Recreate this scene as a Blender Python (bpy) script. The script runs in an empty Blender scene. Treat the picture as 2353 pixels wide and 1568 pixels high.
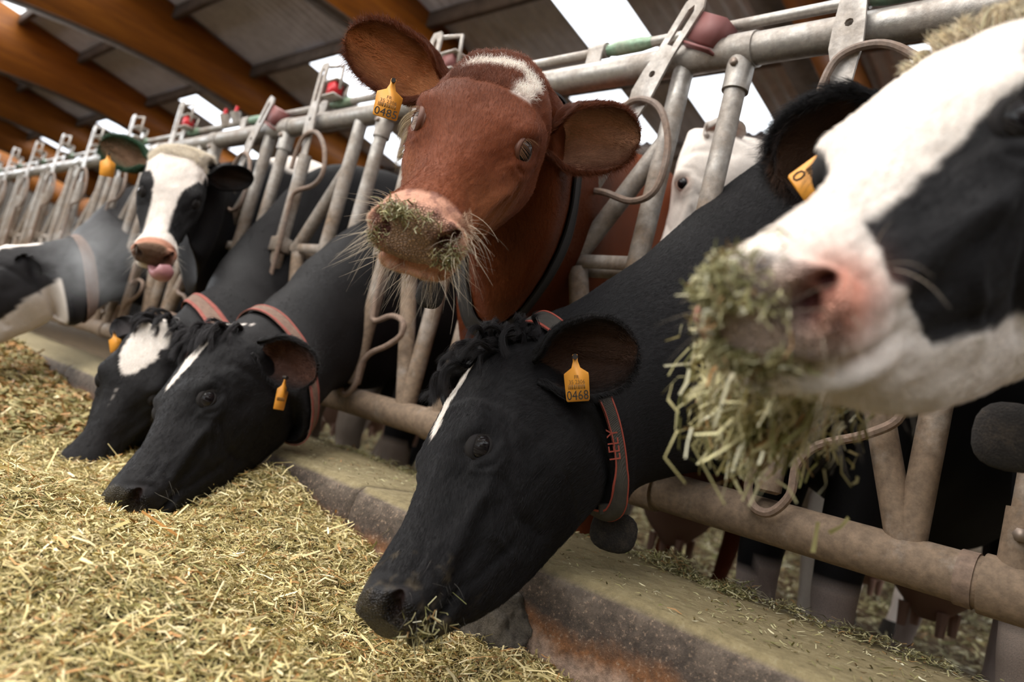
import bpy, bmesh, math, random
import numpy as np
from mathutils import Vector, Matrix
random.seed(7)
RNG = np.random.RandomState(7)
sc = bpy.context.scene
COL = sc.collection

# ------------------------------------------------------------------ camera
CAM = np.array([0.19178, -1.39305, 0.05858])
CR = np.array([0.716176, 0.652229, 0.248372])
CU = np.array([-0.109353, -0.246613, 0.962925])
CF = np.array([-0.689299, 0.716784, 0.105295])
FPX = 1717.0
W, H = 2353, 1568
cam = bpy.data.cameras.new('camera')
cam.sensor_width = 36.0
cam.lens = FPX / W * 36.0
cam.clip_start = 0.05
cam.clip_end = 200
cam_o = bpy.data.objects.new('camera', cam)
m = Matrix.Identity(4)
for i in range(3):
    m[i][0], m[i][1], m[i][2], m[i][3] = CR[i], CU[i], -CF[i], CAM[i]
cam_o.matrix_world = m
COL.objects.link(cam_o)
sc.camera = cam_o
cam.dof.use_dof = True
cam.dof.focus_distance = 1.22
cam.dof.aperture_fstop = 3.0

# ------------------------------------------------------------------ world, lights, exposure
world = bpy.data.worlds.new('world')
sc.world = world
world.use_nodes = True
bg = world.node_tree.nodes['Background']
bg.inputs[0].default_value = (0.93, 0.97, 1.0, 1)
bg.inputs[1].default_value = 2.6

def area(name, loc, target, sx, sy, energy, color):
    l = bpy.data.lights.new(name, 'AREA')
    l.shape = 'RECTANGLE'; l.size = sx; l.size_y = sy; l.energy = energy; l.color = color
    o = bpy.data.objects.new(name, l)
    o.location = loc
    d = Vector(target) - Vector(loc)
    o.rotation_euler = d.to_track_quat('-Z', 'Y').to_euler()
    COL.objects.link(o)
    return o
# daylight through the open side of the feed alley and the ridge opening above it
area('open_side_daylight', (-3.6, -5.5, 3.9), (-1.2, -0.3, 0.2), 6.0, 2.2, 170, (1.0, 0.93, 0.84))
area('added_left_rim_light', (-15.0, -1.5, 3.8), (-1.2, -0.4, 0.3), 4.0, 3.0, 330, (0.90, 0.95, 1.0))  # added rim light for left edges; no opening is known there
area('ridge_daylight', (-3.2, -1.5, 5.3), (-2.4, -0.4, 0.0), 9.0, 1.2, 340, (1.0, 0.95, 0.88))

sc.view_settings.view_transform = 'Standard'
sc.view_settings.look = 'None'
sc.view_settings.exposure = 0.35
sc.view_settings.gamma = 1.0
sc.view_settings.use_curve_mapping = False

# ------------------------------------------------------------------ helpers
def px(x, y, Y=None, Z=None, D=None):
    """world point on the line of sight of a photograph pixel, on plane Y, plane Z or at depth D"""
    d = CF + (x - W/2)/FPX*CR - (y - H/2)/FPX*CU
    if Y is not None: t = (Y - CAM[1])/d[1]
    elif Z is not None: t = (Z - CAM[2])/d[2]
    else: t = D
    return CAM + t*d
def depth(p): return float((np.asarray(p) - CAM) @ CF)
def nrm(v):
    v = np.asarray(v, float); return v/np.linalg.norm(v)

def hsh(ix, iy, iz, seed):
    h = (ix*374761393 + iy*668265263 + iz*2147483647 + seed*1274126177) & 0xffffffff
    h = ((h ^ (h >> 13))*1274126177) & 0xffffffff
    return ((h ^ (h >> 16)) & 0xffff)/65535.0
def noise3(p, scale=1.0, seed=0):
    p = np.asarray(p, float)*scale + 1000.0
    i = np.floor(p).astype(np.int64); f = p - i; f = f*f*(3 - 2*f)
    r = 0
    for dx in (0, 1):
        for dy in (0, 1):
            for dz in (0, 1):
                w = (f[:, 0] if dx else 1-f[:, 0])*(f[:, 1] if dy else 1-f[:, 1])*(f[:, 2] if dz else 1-f[:, 2])
                r = r + w*hsh(i[:, 0]+dx, i[:, 1]+dy, i[:, 2]+dz, seed)
    return r*2 - 1
def fbm(p, scale, seed=0, oct=3):
    r = 0; a = 1.0
    for k in range(oct):
        r = r + a*noise3(p, scale*2**k, seed+k*17); a *= .5
    return r

def wloc(o):
    v = Vector((0, 0, 0))
    while o is not None:
        v = v + o.location; o = o.parent
    return np.array(v)
def tag(o, label=None, cat=None, group=None, kind=None):
    if label: o['label'] = label
    if cat: o['category'] = cat
    if group: o['group'] = group
    if kind: o['kind'] = kind
    return o
def empty(name, loc, label=None, cat=None, group=None, kind=None, parent=None):
    o = bpy.data.objects.new(name, None)
    o.empty_display_size = 0.1
    COL.objects.link(o)
    if parent is not None:
        o.parent = parent; o.location = Vector(loc) - Vector(wloc(parent))
    else:
        o.location = loc
    return tag(o, label, cat, group, kind)
def mesh_np(name, verts, loops, counts, smooth=True, colors=None, cname='coat'):
    me = bpy.data.meshes.new(name)
    verts = np.asarray(verts, np.float32)
    loops = np.asarray(loops, np.int32).ravel()
    counts = np.asarray(counts, np.int32)
    me.vertices.add(len(verts)); me.vertices.foreach_set('co', verts.ravel())
    me.loops.add(len(loops)); me.loops.foreach_set('vertex_index', loops)
    me.polygons.add(len(counts))
    st = np.zeros(len(counts), np.int32); st[1:] = np.cumsum(counts)[:-1]
    me.polygons.foreach_set('loop_start', st)
    if colors is not None:
        a = me.attributes.new(cname, 'FLOAT_COLOR', 'POINT')
        c = np.ones((len(verts), 4), np.float32); c[:, :colors.shape[1]] = colors
        a.data.foreach_set('color', c.ravel())
    me.update(calc_edges=True)
    me.validate()
    if smooth: me.polygons.foreach_set('use_smooth', np.ones(len(me.polygons), bool))
    return me
def obj(name, me, mat, parent=None, loc=None):
    """link a mesh whose vertices are in world space, under parent (or with its own origin at loc)"""
    o = bpy.data.objects.new(name, me)
    if mat is not None:
        for mm in (mat if isinstance(mat, (list, tuple)) else [mat]): me.materials.append(mm)
    COL.objects.link(o)
    if parent is not None:
        me.transform(Matrix.Translation(Vector(-wloc(parent)))); o.parent = parent
    elif loc is not None:
        me.transform(Matrix.Translation(-Vector(loc))); o.location = loc
    return o
class MB:
    """collects simple shapes into one mesh"""
    def __init__(s): s.v = []; s.f = []; s.n = 0
    def add(s, vs, fs):
        s.v.append(np.asarray(vs, float)); s.f += [[i + s.n for i in q] for q in fs]; s.n += len(vs); return s
    def tube(s, pts, r, n=12, cap=True, squash=1.0):
        pts = [np.asarray(p, float) for p in pts]
        R = r if hasattr(r, '__len__') else [r]*len(pts)
        t0 = nrm(pts[1]-pts[0]); a = np.array([0, 0, 1.]) if abs(t0[2]) < .9 else np.array([1., 0, 0])
        x = nrm(np.cross(t0, a)); vs = []; fs = []
        for i, p in enumerate(pts):
            t = nrm(pts[min(i+1, len(pts)-1)] - pts[max(i-1, 0)])
            x = nrm(x - t*(x@t)); y = np.cross(t, x)
            for k in range(n):
                an = 2*math.pi*k/n
                vs.append(p + R[i]*(math.cos(an)*x + squash*math.sin(an)*y))
        for i in range(len(pts)-1):
            for k in range(n):
                k2 = (k+1) % n
                fs.append([i*n+k, i*n+k2, (i+1)*n+k2, (i+1)*n+k])
        if cap:
            fs.append(list(range(n))[::-1]); fs.append([(len(pts)-1)*n+k for k in range(n)])
        return s.add(vs, fs)
    def box(s, c, ax, ay, az):
        c = np.asarray(c, float); ax, ay, az = map(lambda q: np.asarray(q, float), (ax, ay, az))
        vs = [c + i*ax + j*ay + k*az for i in (-1, 1) for j in (-1, 1) for k in (-1, 1)]
        fs = [[0, 1, 3, 2], [4, 6, 7, 5], [0, 4, 5, 1], [2, 3, 7, 6], [0, 2, 6, 4], [1, 5, 7, 3]]
        return s.add(vs, fs)
    def build(s, name, mat, parent=None, smooth=True, bevel=0, loc=None):
        v = np.concatenate(s.v)
        me = mesh_np(name, v, [i for q in s.f for i in q], [len(q) for q in s.f], smooth)
        o = obj(name, me, mat, parent, loc)
        if bevel:
            b = o.modifiers.new('bevel', 'BEVEL'); b.width = bevel; b.segments = 2; b.limit_method = 'ANGLE'
        if smooth: me.set_sharp_from_angle(angle=.75)
        return o
def smooth_path(pts, n=8):
    P = [np.asarray(p, float) for p in pts]; out = []
    Q = [P[0]] + P + [P[-1]]
    for i in range(1, len(Q)-2):
        a, b, c, d = Q[i-1], Q[i], Q[i+1], Q[i+2]
        for k in range(n):
            t = k/n
            out.append(.5*((2*b)+(-a+c)*t+(2*a-5*b+4*c-d)*t*t+(-a+3*b-3*c+d)*t**3))
    out.append(P[-1]); return out

# ------------------------------------------------------------------ materials
def mat(name):
    m = bpy.data.materials.new(name); m.use_nodes = True
    nt = m.node_tree; b = nt.nodes['Principled BSDF']
    return m, nt, b
def N(nt, t, **k):
    n = nt.nodes.new(t)
    for a, v in k.items(): setattr(n, a, v)
    return n
def ramp(nt, stops, fac=None, interp='LINEAR'):
    r = N(nt, 'ShaderNodeValToRGB'); r.color_ramp.interpolation = interp
    e = r.color_ramp.elements
    while len(e) < len(stops): e.new(0.5)
    for el, (p, c) in zip(e, stops): el.position = p; el.color = (*c, 1) if len(c) == 3 else c
    if fac is not None: nt.links.new(fac, r.inputs[0])
    return r
def noise(nt, scale, detail=5, rough=.6, vec=None, dist=0):
    n = N(nt, 'ShaderNodeTexNoise'); n.inputs['Scale'].default_value = scale
    n.inputs['Detail'].default_value = detail; n.inputs['Roughness'].default_value = rough; n.inputs['Distortion'].default_value = dist
    if vec is not None: nt.links.new(vec, n.inputs['Vector'])
    return n
def bump(nt, b, h, s=.5, d=.002):
    n = N(nt, 'ShaderNodeBump'); n.inputs['Strength'].default_value = s; n.inputs['Distance'].default_value = d
    nt.links.new(h, n.inputs['Height']); nt.links.new(n.outputs[0], b.inputs['Normal']); return n
def mix(nt, fac, a, b, blend='MIX'):
    n = N(nt, 'ShaderNodeMix', data_type='RGBA', blend_type=blend)
    for s, v in ((0, fac), (6, a), (7, b)):
        if isinstance(v, (int, float)): n.inputs[s].default_value = v
        elif isinstance(v, tuple): n.inputs[s].default_value = (*v, 1)
        else: nt.links.new(v, n.inputs[s])
    return n.outputs[2]
def flat(name, col, rough=.5, metal=0, coat=0):
    m, nt, b = mat(name); b.inputs['Base Color'].default_value = (*col, 1)
    b.inputs['Roughness'].default_value = rough; b.inputs['Metallic'].default_value = metal
    b.inputs['Coat Weight'].default_value = coat
    return m
def pos(nt):
    g = N(nt, 'ShaderNodeNewGeometry'); return g.outputs['Position']

def mk_galv(name, dirt_lo, dirt_hi, steel=(.45, .42, .385), mud=(.215, .150, .10)):
    m, nt, b = mat(name); p = pos(nt)
    sep = N(nt, 'ShaderNodeSeparateXYZ'); nt.links.new(p, sep.inputs[0])
    n1 = noise(nt, 9, 8, .65, p); n2 = noise(nt, 60, 5, .7, p)
    mr = N(nt, 'ShaderNodeMapRange'); mr.inputs[1].default_value = 1.05; mr.inputs[2].default_value = -.05
    mr.inputs[3].default_value = dirt_hi; mr.inputs[4].default_value = dirt_lo
    nt.links.new(sep.outputs[2], mr.inputs[0])
    ad = N(nt, 'ShaderNodeMath', operation='ADD'); nt.links.new(mr.outputs[0], ad.inputs[0]); nt.links.new(n1.outputs[0], ad.inputs[1])
    r = ramp(nt, [(.55, (0, 0, 0)), (.95, (1, 1, 1))], ad.outputs[0])
    steelc = ramp(nt, [(.35, tuple(c*.72 for c in steel)), (.6, steel), (.75, tuple(min(1, c*1.25) for c in steel))], n2.outputs[0])
    mudc = ramp(nt, [(.3, tuple(c*.6 for c in mud)), (.7, tuple(c*1.25 for c in mud))], n2.outputs[0])
    c = mix(nt, r.outputs[0], steelc.outputs[0], mudc.outputs[0])
    nt.links.new(c, b.inputs['Base Color'])
    rr = ramp(nt, [(0, (.38,)*3), (1, (.8,)*3)], r.outputs[0]); nt.links.new(rr.outputs[0], b.inputs['Roughness'])
    mm = ramp(nt, [(0, (.55,)*3), (.7, (0,)*3)], r.outputs[0]); nt.links.new(mm.outputs[0], b.inputs['Metallic'])
    bump(nt, b, n2.outputs[0], .35, .003)
    return m
M_GALV = mk_galv('galvanised_steel', .55, .12)
M_ROD = mk_galv('dirty_rod_steel', .55, .35, (.22, .19, .17), (.22, .15, .11))
M_TAB = mk_galv('tab_steel', .2, .18, (.55, .52, .49), (.33, .26, .2))
M_REDP = flat('red_brown_bracket_paint', (.20, .065, .06), .6)
M_RED = flat('red_plastic', (.62, .02, .03), .4)
M_GREEN = mk_galv('worn_green_sleeve', .5, .12, (.22, .36, .25), (.34, .30, .22))
M_YEL = flat('yellow_sticker', (.75, .58, .05), .5)
M_BOLT = flat('bolt_steel', (.28, .22, .18), .5, .6)

def mk_concrete():
    m, nt, b = mat('kerb_concrete'); p = pos(nt)
    g = N(nt, 'ShaderNodeNewGeometry'); sp = N(nt, 'ShaderNodeSeparateXYZ'); nt.links.new(g.outputs['Normal'], sp.inputs[0])
    sz = N(nt, 'ShaderNodeSeparateXYZ'); nt.links.new(p, sz.inputs[0])
    n1 = noise(nt, 5, 8, .7, p, .4); n2 = noise(nt, 45, 6, .75, p); n3 = noise(nt, 160, 4, .7, p)
    top = ramp(nt, [(.3, (.16, .125, .06)), (.55, (.27, .215, .11)), (.75, (.36, .31, .19))], n2.outputs[0])
    # the feed side face: dark worn upper band, rust-orange stains, pale worn band near the feed
    ad = N(nt, 'ShaderNodeMath', operation='MULTIPLY_ADD'); nt.links.new(n1.outputs[0], ad.inputs[0]); ad.inputs[1].default_value = .11
    nt.links.new(sz.outputs[2], ad.inputs[2])
    side = ramp(nt, [(0.0, (.50, .34, .25)), (.30, (.44, .30, .22)), (.45, (.24, .10, .035)), (.62, (.085, .06, .045)), (.85, (.13, .098, .072)), (1.0, (.27, .21, .16))])
    mr = N(nt, 'ShaderNodeMapRange'); mr.inputs[1].default_value = -.265; mr.inputs[2].default_value = -.09
    nt.links.new(ad.outputs[0], mr.inputs[0]); nt.links.new(mr.outputs[0], side.inputs[0])
    spk = ramp(nt, [(.56, (0, 0, 0)), (.68, (1, 1, 1))], n3.outputs[0])
    sidec = mix(nt, spk.outputs[0], side.outputs[0], (.36, .25, .17))
    dk = ramp(nt, [(.40, (.35,)*3), (.6, (1,)*3)], n2.outputs[0])
    sidec = mix(nt, .8, sidec, dk.outputs[0], 'MULTIPLY')
    up = ramp(nt, [(.55, (0, 0, 0)), (.8, (1, 1, 1))], sp.outputs[2])
    nt.links.new(mix(nt, up.outputs[0], sidec, top.outputs[0]), b.inputs['Base Color'])
    b.inputs['Roughness'].default_value = .85
    bump(nt, b, n2.outputs[0], .8, .008)
    return m
M_CONC = mk_concrete()

def mk_ground(name, c1, c2, c3, sc_=12):
    m, nt, b = mat(name); p = pos(nt)
    n1 = noise(nt, sc_, 10, .75, p); n2 = noise(nt, sc_*9, 5, .7, p)
    mx = N(nt, 'ShaderNodeMath', operation='MULTIPLY_ADD'); nt.links.new(n2.outputs[0], mx.inputs[0]); mx.inputs[1].default_value = .5
    nt.links.new(n1.outputs[0], mx.inputs[2])
    r = ramp(nt, [(.55, c1), (.75, c2), (.95, c3)], mx.outputs[0])
    nt.links.new(r.outputs[0], b.inputs['Base Color']); b.inputs['Roughness'].default_value = .9
    bump(nt, b, n2.outputs[0], 1, .01)
    return m
M_FEEDBASE = mk_ground('chopped_feed_base', (.05, .04, .018), (.13, .105, .045), (.22, .18, .085), 30)
M_LUMP = mk_ground('crusted_grey_mortar', (.07, .058, .045), (.20, .17, .135), (.36, .31, .25), 45)
M_FLOOR = mk_ground('soiled_straw_floor', (.035, .022, .012), (.10, .062, .028), (.20, .135, .06), 8)

def mk_attr(name, rough=.6, spec=.5, bumpscale=None, bstr=.3, subs=0, strand=False, skin=False, glow=0):
    m, nt, b = mat(name)
    a = N(nt, 'ShaderNodeAttribute', attribute_name='coat')
    c = a.outputs['Color']
    if bumpscale:
        co = N(nt, 'ShaderNodeTexCoord')
        n1 = noise(nt, bumpscale, 4, .7, co.outputs['Object'])
        v = ramp(nt, [(.3, (.7,)*3), (.7, (1.15,)*3)], n1.outputs[0])
        c = mix(nt, 1.0, c, v.outputs[0], 'MULTIPLY')
        bn = bump(nt, b, n1.outputs[0], bstr, .002)
        if skin:
            # bare muzzle skin: pebbled, moist
            vo = N(nt, 'ShaderNodeTexVoronoi', feature='DISTANCE_TO_EDGE'); vo.inputs['Scale'].default_value = 240; nt.links.new(co.outputs['Object'], vo.inputs['Vector'])
            vr = ramp(nt, [(0, (0,)*3), (.25, (1,)*3)], vo.outputs['Distance'])
            b2 = N(nt, 'ShaderNodeBump'); b2.inputs['Distance'].default_value = .003; nt.links.new(vr.outputs[0], b2.inputs['Height']); nt.links.new(a.outputs['Alpha'], b2.inputs['Strength'])
            nt.links.new(bn.outputs[0], b2.inputs['Normal']); nt.links.new(b2.outputs[0], b.inputs['Normal'])
            rr = ramp(nt, [(0, (rough,)*3), (1, (.33,)*3)], a.outputs['Alpha']); nt.links.new(rr.outputs[0], b.inputs['Roughness'])
            gv = ramp(nt, [(0, (.72,)*3), (.2, (1,)*3)], vo.outputs['Distance'])
            c = mix(nt, a.outputs['Alpha'], c, mix(nt, 1.0, c, gv.outputs[0], 'MULTIPLY'))
    nt.links.new(c, b.inputs['Base Color'])
    if glow:
        t_ = N(nt, 'ShaderNodeBsdfTranslucent'); nt.links.new(c, t_.inputs[0]); mx_ = N(nt, 'ShaderNodeMixShader'); mx_.inputs[0].default_value = glow
        nt.links.new(b.outputs[0], mx_.inputs[1]); nt.links.new(t_.outputs[0], mx_.inputs[2]); nt.links.new(mx_.outputs[0], nt.nodes['Material Output'].inputs[0])
    if not skin: b.inputs['Roughness'].default_value = rough
    b.inputs['Specular IOR Level'].default_value = spec
    if subs:
        b.inputs['Subsurface Weight'].default_value = subs; b.inputs['Subsurface Radius'].default_value = (.012, .005, .003)
        b.inputs['Subsurface Scale'].default_value = .4
    return m
M_COAT = mk_attr('cow_coat', .66, .20, 420, .5, skin=True)
M_EAR = mk_attr('thin_ear_skin', .6, .25, 300, .4, glow=.38)
M_FUR = mk_attr('cow_hair', .5, .25)
M_STRAW = mk_attr('dry_chopped_straw', .55, .4)
M_EYE = flat('wet_dark_eye', (.008, .006, .007), .08, 0, 0)
M_EYE.node_tree.nodes['Principled BSDF'].inputs['Specular IOR Level'].default_value = .32
M_EYEW = flat('eye_white', (.62, .5, .45), .25)
M_LID = flat('eyelid_skin', (.008, .0055, .005), .9)
M_LIDR = flat('brown_eyelid_skin', (.13, .045, .022), .55)
M_LIDP = flat('pale_pink_eyelid_skin', (.45, .28, .22), .55)
M_TAG = flat('orange_tag_plastic', (.86, .36, .045), .45)
M_INK = flat('black_print', (.02, .015, .012), .6)
M_INKF = flat('faded_print', (.22, .11, .03), .6)
M_TONGUE = flat('wet_pink_tongue', (.42, .19, .20), .35, 0, .3)
M_BELL = mk_ground('scuffed_dark_plastic', (.012, .010, .009), (.035, .028, .024), (.10, .075, .055), 40)
M_HOOF = flat('dark_hoof', (.035, .028, .022), .6)
def mk_strap(name, col):
    m, nt, b = mat(name)
    co = N(nt, 'ShaderNodeTexCoord'); w = N(nt, 'ShaderNodeTexWave'); w.inputs['Scale'].default_value = 260
    nt.links.new(co.outputs['Object'], w.inputs[0]); n1 = noise(nt, 60, 4, .7, co.outputs['Object'])
    r = ramp(nt, [(.2, tuple(c*.6 for c in col)), (.8, tuple(c*1.3 for c in col))], n1.outputs[0])
    nt.links.new(r.outputs[0], b.inputs['Base Color']); b.inputs['Roughness'].default_value = .8
    bump(nt, b, w.outputs[1], .5, .001); return m
M_STRAP = mk_strap('dark_webbing', (.06, .052, .042))
M_STRAPD = mk_strap('black_webbing', (.015, .013, .012))
M_STRAPT = mk_strap('tan_webbing', (.20, .12, .085))
M_STRAPR = mk_strap('faded_red_webbing', (.30, .075, .055))
M_EDGE = flat('orange_red_edging', (.36, .065, .04), .7)
M_PEDGE = flat('faded_pink_edging', (.45, .17, .13), .8)

def mk_glulam():
    m, nt, b = mat('orange_glulam_timber')
    co = N(nt, 'ShaderNodeTexCoord'); mp = N(nt, 'ShaderNodeMapping'); mp.inputs['Scale'].default_value = (1, .25, 3.0)
    nt.links.new(co.outputs['Object'], mp.inputs[0])
    n1 = noise(nt, 4, 8, .7, mp.outputs[0], .3)
    r = ramp(nt, [(.3, (.17, .050, .004)), (.55, (.32, .098, .006)), (.75, (.42, .15, .014))], n1.outputs[0])
    nt.links.new(r.outputs[0], b.inputs['Base Color']); b.inputs['Roughness'].default_value = .55
    return m
M_GLULAM = mk_glulam()
def mk_purlin():
    m, nt, b = mat('dark_purlin_timber'); n1 = noise(nt, 6, 6, .7, pos(nt))
    r = ramp(nt, [(.3, (.05, .032, .022)), (.7, (.13, .09, .065))], n1.outputs[0])
    nt.links.new(r.outputs[0], b.inputs['Base Color']); b.inputs['Roughness'].default_value = .8; return m
M_PURLIN = mk_purlin()
def mk_sheet():
    m, nt, b = mat('grey_fibre_cement_sheet'); n1 = noise(nt, 5, 8, .7, pos(nt))
    r = ramp(nt, [(.3, (.42, .38, .39)), (.7, (.62, .57, .585))], n1.outputs[0])
    nt.links.new(r.outputs[0], b.inputs['Base Color']); b.inputs['Roughness'].default_value = .85; return m
M_SHEET = mk_sheet()
def mk_sky():
    m, nt, b = mat('translucent_rooflight_sheet')
    nt.nodes.remove(b)
    t = N(nt, 'ShaderNodeBsdfTranslucent'); t.inputs[0].default_value = (.95, .96, 1, 1)
    tr = N(nt, 'ShaderNodeBsdfTransparent'); tr.inputs[0].default_value = (.97, .98, 1, 1)
    mx = N(nt, 'ShaderNodeMixShader'); mx.inputs[0].default_value = .5
    nt.links.new(t.outputs[0], mx.inputs[1]); nt.links.new(tr.outputs[0], mx.inputs[2])
    nt.links.new(mx.outputs[0], nt.nodes['Material Output'].inputs[0])
    return m
M_SKY = mk_sky()
M_WALL = flat('dark_timber_wall', (.05, .038, .028), .85)

# ------------------------------------------------------------------ barn shell
P = 0.66908
ZF = -0.52            # floor the cows stand on
ZT = -0.345           # feed alley floor
def slab(name, x0, x1, y0, y1, z0, z1, m, kind='structure', parent=None):
    b = MB(); b.box(((x0+x1)/2, (y0+y1)/2, (z0+z1)/2), ((x1-x0)/2, 0, 0), (0, (y1-y0)/2, 0), (0, 0, (z1-z0)/2))
    o = b.build(name, m, parent, smooth=False, loc=None if parent else ((x0+x1)/2, (y0+y1)/2, z0))
    if kind and parent is None: o['kind'] = kind
    return o
slab('floor', -45, 8, .063, 16, ZF-.2, ZF, M_FLOOR)
slab('floor_feed_alley', -45, 8, -9, -.38, ZF-.2, ZT, M_FEEDBASE)
slab('wall_back', -45, 8, 15, 15.2, ZF, 3.2, M_WALL)
slab('wall_left', -45.2, -45, -9, 15, ZF, 7, M_WALL)
slab('wall_right', 8, 8.2, -9, 15, ZF, 6.5, M_WALL)
slab('ambient_block_wall', -45, 8, -9.3, -9.1, ZF, 2.2, M_WALL)  # unseen wall, added to block ambient light from the open side

# kerb: concrete sections with a rounded front edge
kerb = empty('trim_1', (-3, -.2, ZT), 'long stained concrete kerb between the feed and the cows', None, None, 'structure')
def kerb_section(x0, x1):
    prof = [(-.405, ZF), (-.402, -.30), (-.398, -.20), (-.392, -.168), (-.376, -.153), (-.35, -.149), (-.1, -.147), (.045, -.150), (.06, -.158), (.064, -.2), (.064, ZF)]
    n = max(2, int((x1-x0)/.03)); vs = []
    for i in range(n+1):
        x = x0 + (x1-x0)*i/n
        for j, (y, z) in enumerate(prof):
            w = math.sin(x*7.1+j)*.0018 + math.sin(x*23+j*2)*.0012
            vs.append((x, y + w*(j < 6), z + w*(3 <= j <= 8)))
    k = len(prof); L = []; Cn = []
    for i in range(n):
        for j in range(k-1):
            L += [i*k+j, (i+1)*k+j, (i+1)*k+j+1, i*k+j+1]; Cn.append(4)
    L += list(range(k)); Cn.append(k); L += [n*k+j for j in range(k)][::-1]; Cn.append(k)
    return obj('kerb_section', mesh_np('kerb_section', vs, L, Cn), M_CONC, kerb)
xs = [3.0, .9, -1.1, -3.1, -5.1, -7.1, -9.1, -11.1, -13.1, -15.1, -20, -30]
for a, b in zip(xs[1:], xs[:-1]): kerb_section(a+.0015, b-.0015)

def lump(cx, cy, cz, sx, sy, sz, seed):
    bm = bmesh.new(); bmesh.ops.create_icosphere(bm, subdivisions=5, radius=1.0)
    v = np.array([q.co[:] for q in bm.verts]); d = 1 + .16*fbm(v, 2.2, seed, 4)
    for q, k in zip(bm.verts, d): q.co = Vector((q.co.x*sx*k + cx, q.co.y*sy*k + cy, q.co.z*sz*k + cz))
    me = bpy.data.meshes.new('mortar_lump'); bm.to_mesh(me); bm.free(); me.polygons.foreach_set('use_smooth', [True]*len(me.polygons))
    return obj('mortar_lump', me, M_LUMP, kerb)
lump(-.640, -.402, -.285, .085, .034, .070, 3)

# roof: pitched, falling away from the feed alley; rows of corrugated sheets on purlins, curved glulam beams below
def zroof(y): return 5.67 - .164*y
ceil = empty('ceiling', (-8, 4, 5), 'high barn roof of corrugated sheets on dark purlins and orange beams', None, None, 'structure')
def corr_mesh(name, w, rows, amp=.026, per=.177, dip=0):
    nx = int(w/per*8); vs = []; ny = len(rows)
    for (y, z) in rows:
        for i in range(nx+1):
            x = -w/2 + w*i/nx
            vs.append((x, y, z + amp*math.cos(2*math.pi*x/per)))
    L = []; Cn = []
    for j in range(ny-1):
        for i in range(nx):
            a = j*(nx+1)+i; L += [a, a+1, a+nx+2, a+nx+1]; Cn.append(4)
    return mesh_np(name, vs, L, Cn)
rows_y = [-9.6, -8.0, -6.4, -4.8, -3.2, -1.6, 1.36, 2.45, 3.92, 5.55, 7.1, 8.7, 10.3, 11.9, 13.5, 15.3]
SW = .885
sheet_meshes = {}
def sheet(j, xc, sky):
    y0, y1 = rows_y[j]-.06, rows_y[j+1]+.06
    key = (j, sky)
    if key not in sheet_meshes:
        h = (y1-y0)/2; lift = .0 if j % 2 else .0
        me = corr_mesh('rooflight_sheet' if sky else 'roof_sheet', SW, [(-h, .164*h+.006), (0, 0), (h, -.164*h-.006)])
        me.materials.append(M_SKY if sky else M_SHEET); sheet_meshes[key] = me
    o = bpy.data.objects.new('rooflight_sheet' if sky else 'roof_sheet', sheet_meshes[key])
    COL.objects.link(o); o.parent = ceil
    yc = (y0+y1)/2
    o.location = Vector((xc, yc, zroof(yc) + (.012 if j % 2 else 0))) - ceil.location
# one roof sheet column every SW metres, starting at a rooflight edge seen in the photograph
X0 = -5.95 + SW/2
for j in range(6, len(rows_y)-1):
    for i in range(-28, 10):
        xc = X0 + i*SW - (.06 if j >= 9 else 0)
        if xc > 6.5: continue
        k = i % 6
        sky = False
        if j == 8 or j == 10: sky = (k == 0) and j == 8
        if j == 9: sky = i in (-1, 1, 4, 5, -7, -13, 7)
        if j == 12: sky = i in (-3, -9, 3)
        sheet(j, xc, sky)
for j in (0, 1, 2, 3, 4):
    for i in range(-18, 8):
        if i % 3 == 0: continue
        sheet(j, X0 + i*SW, False)
for i in range(-28, 8):
    if i < -14 or i > 5: sheet(5, X0 + i*SW, i == -15)
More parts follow.
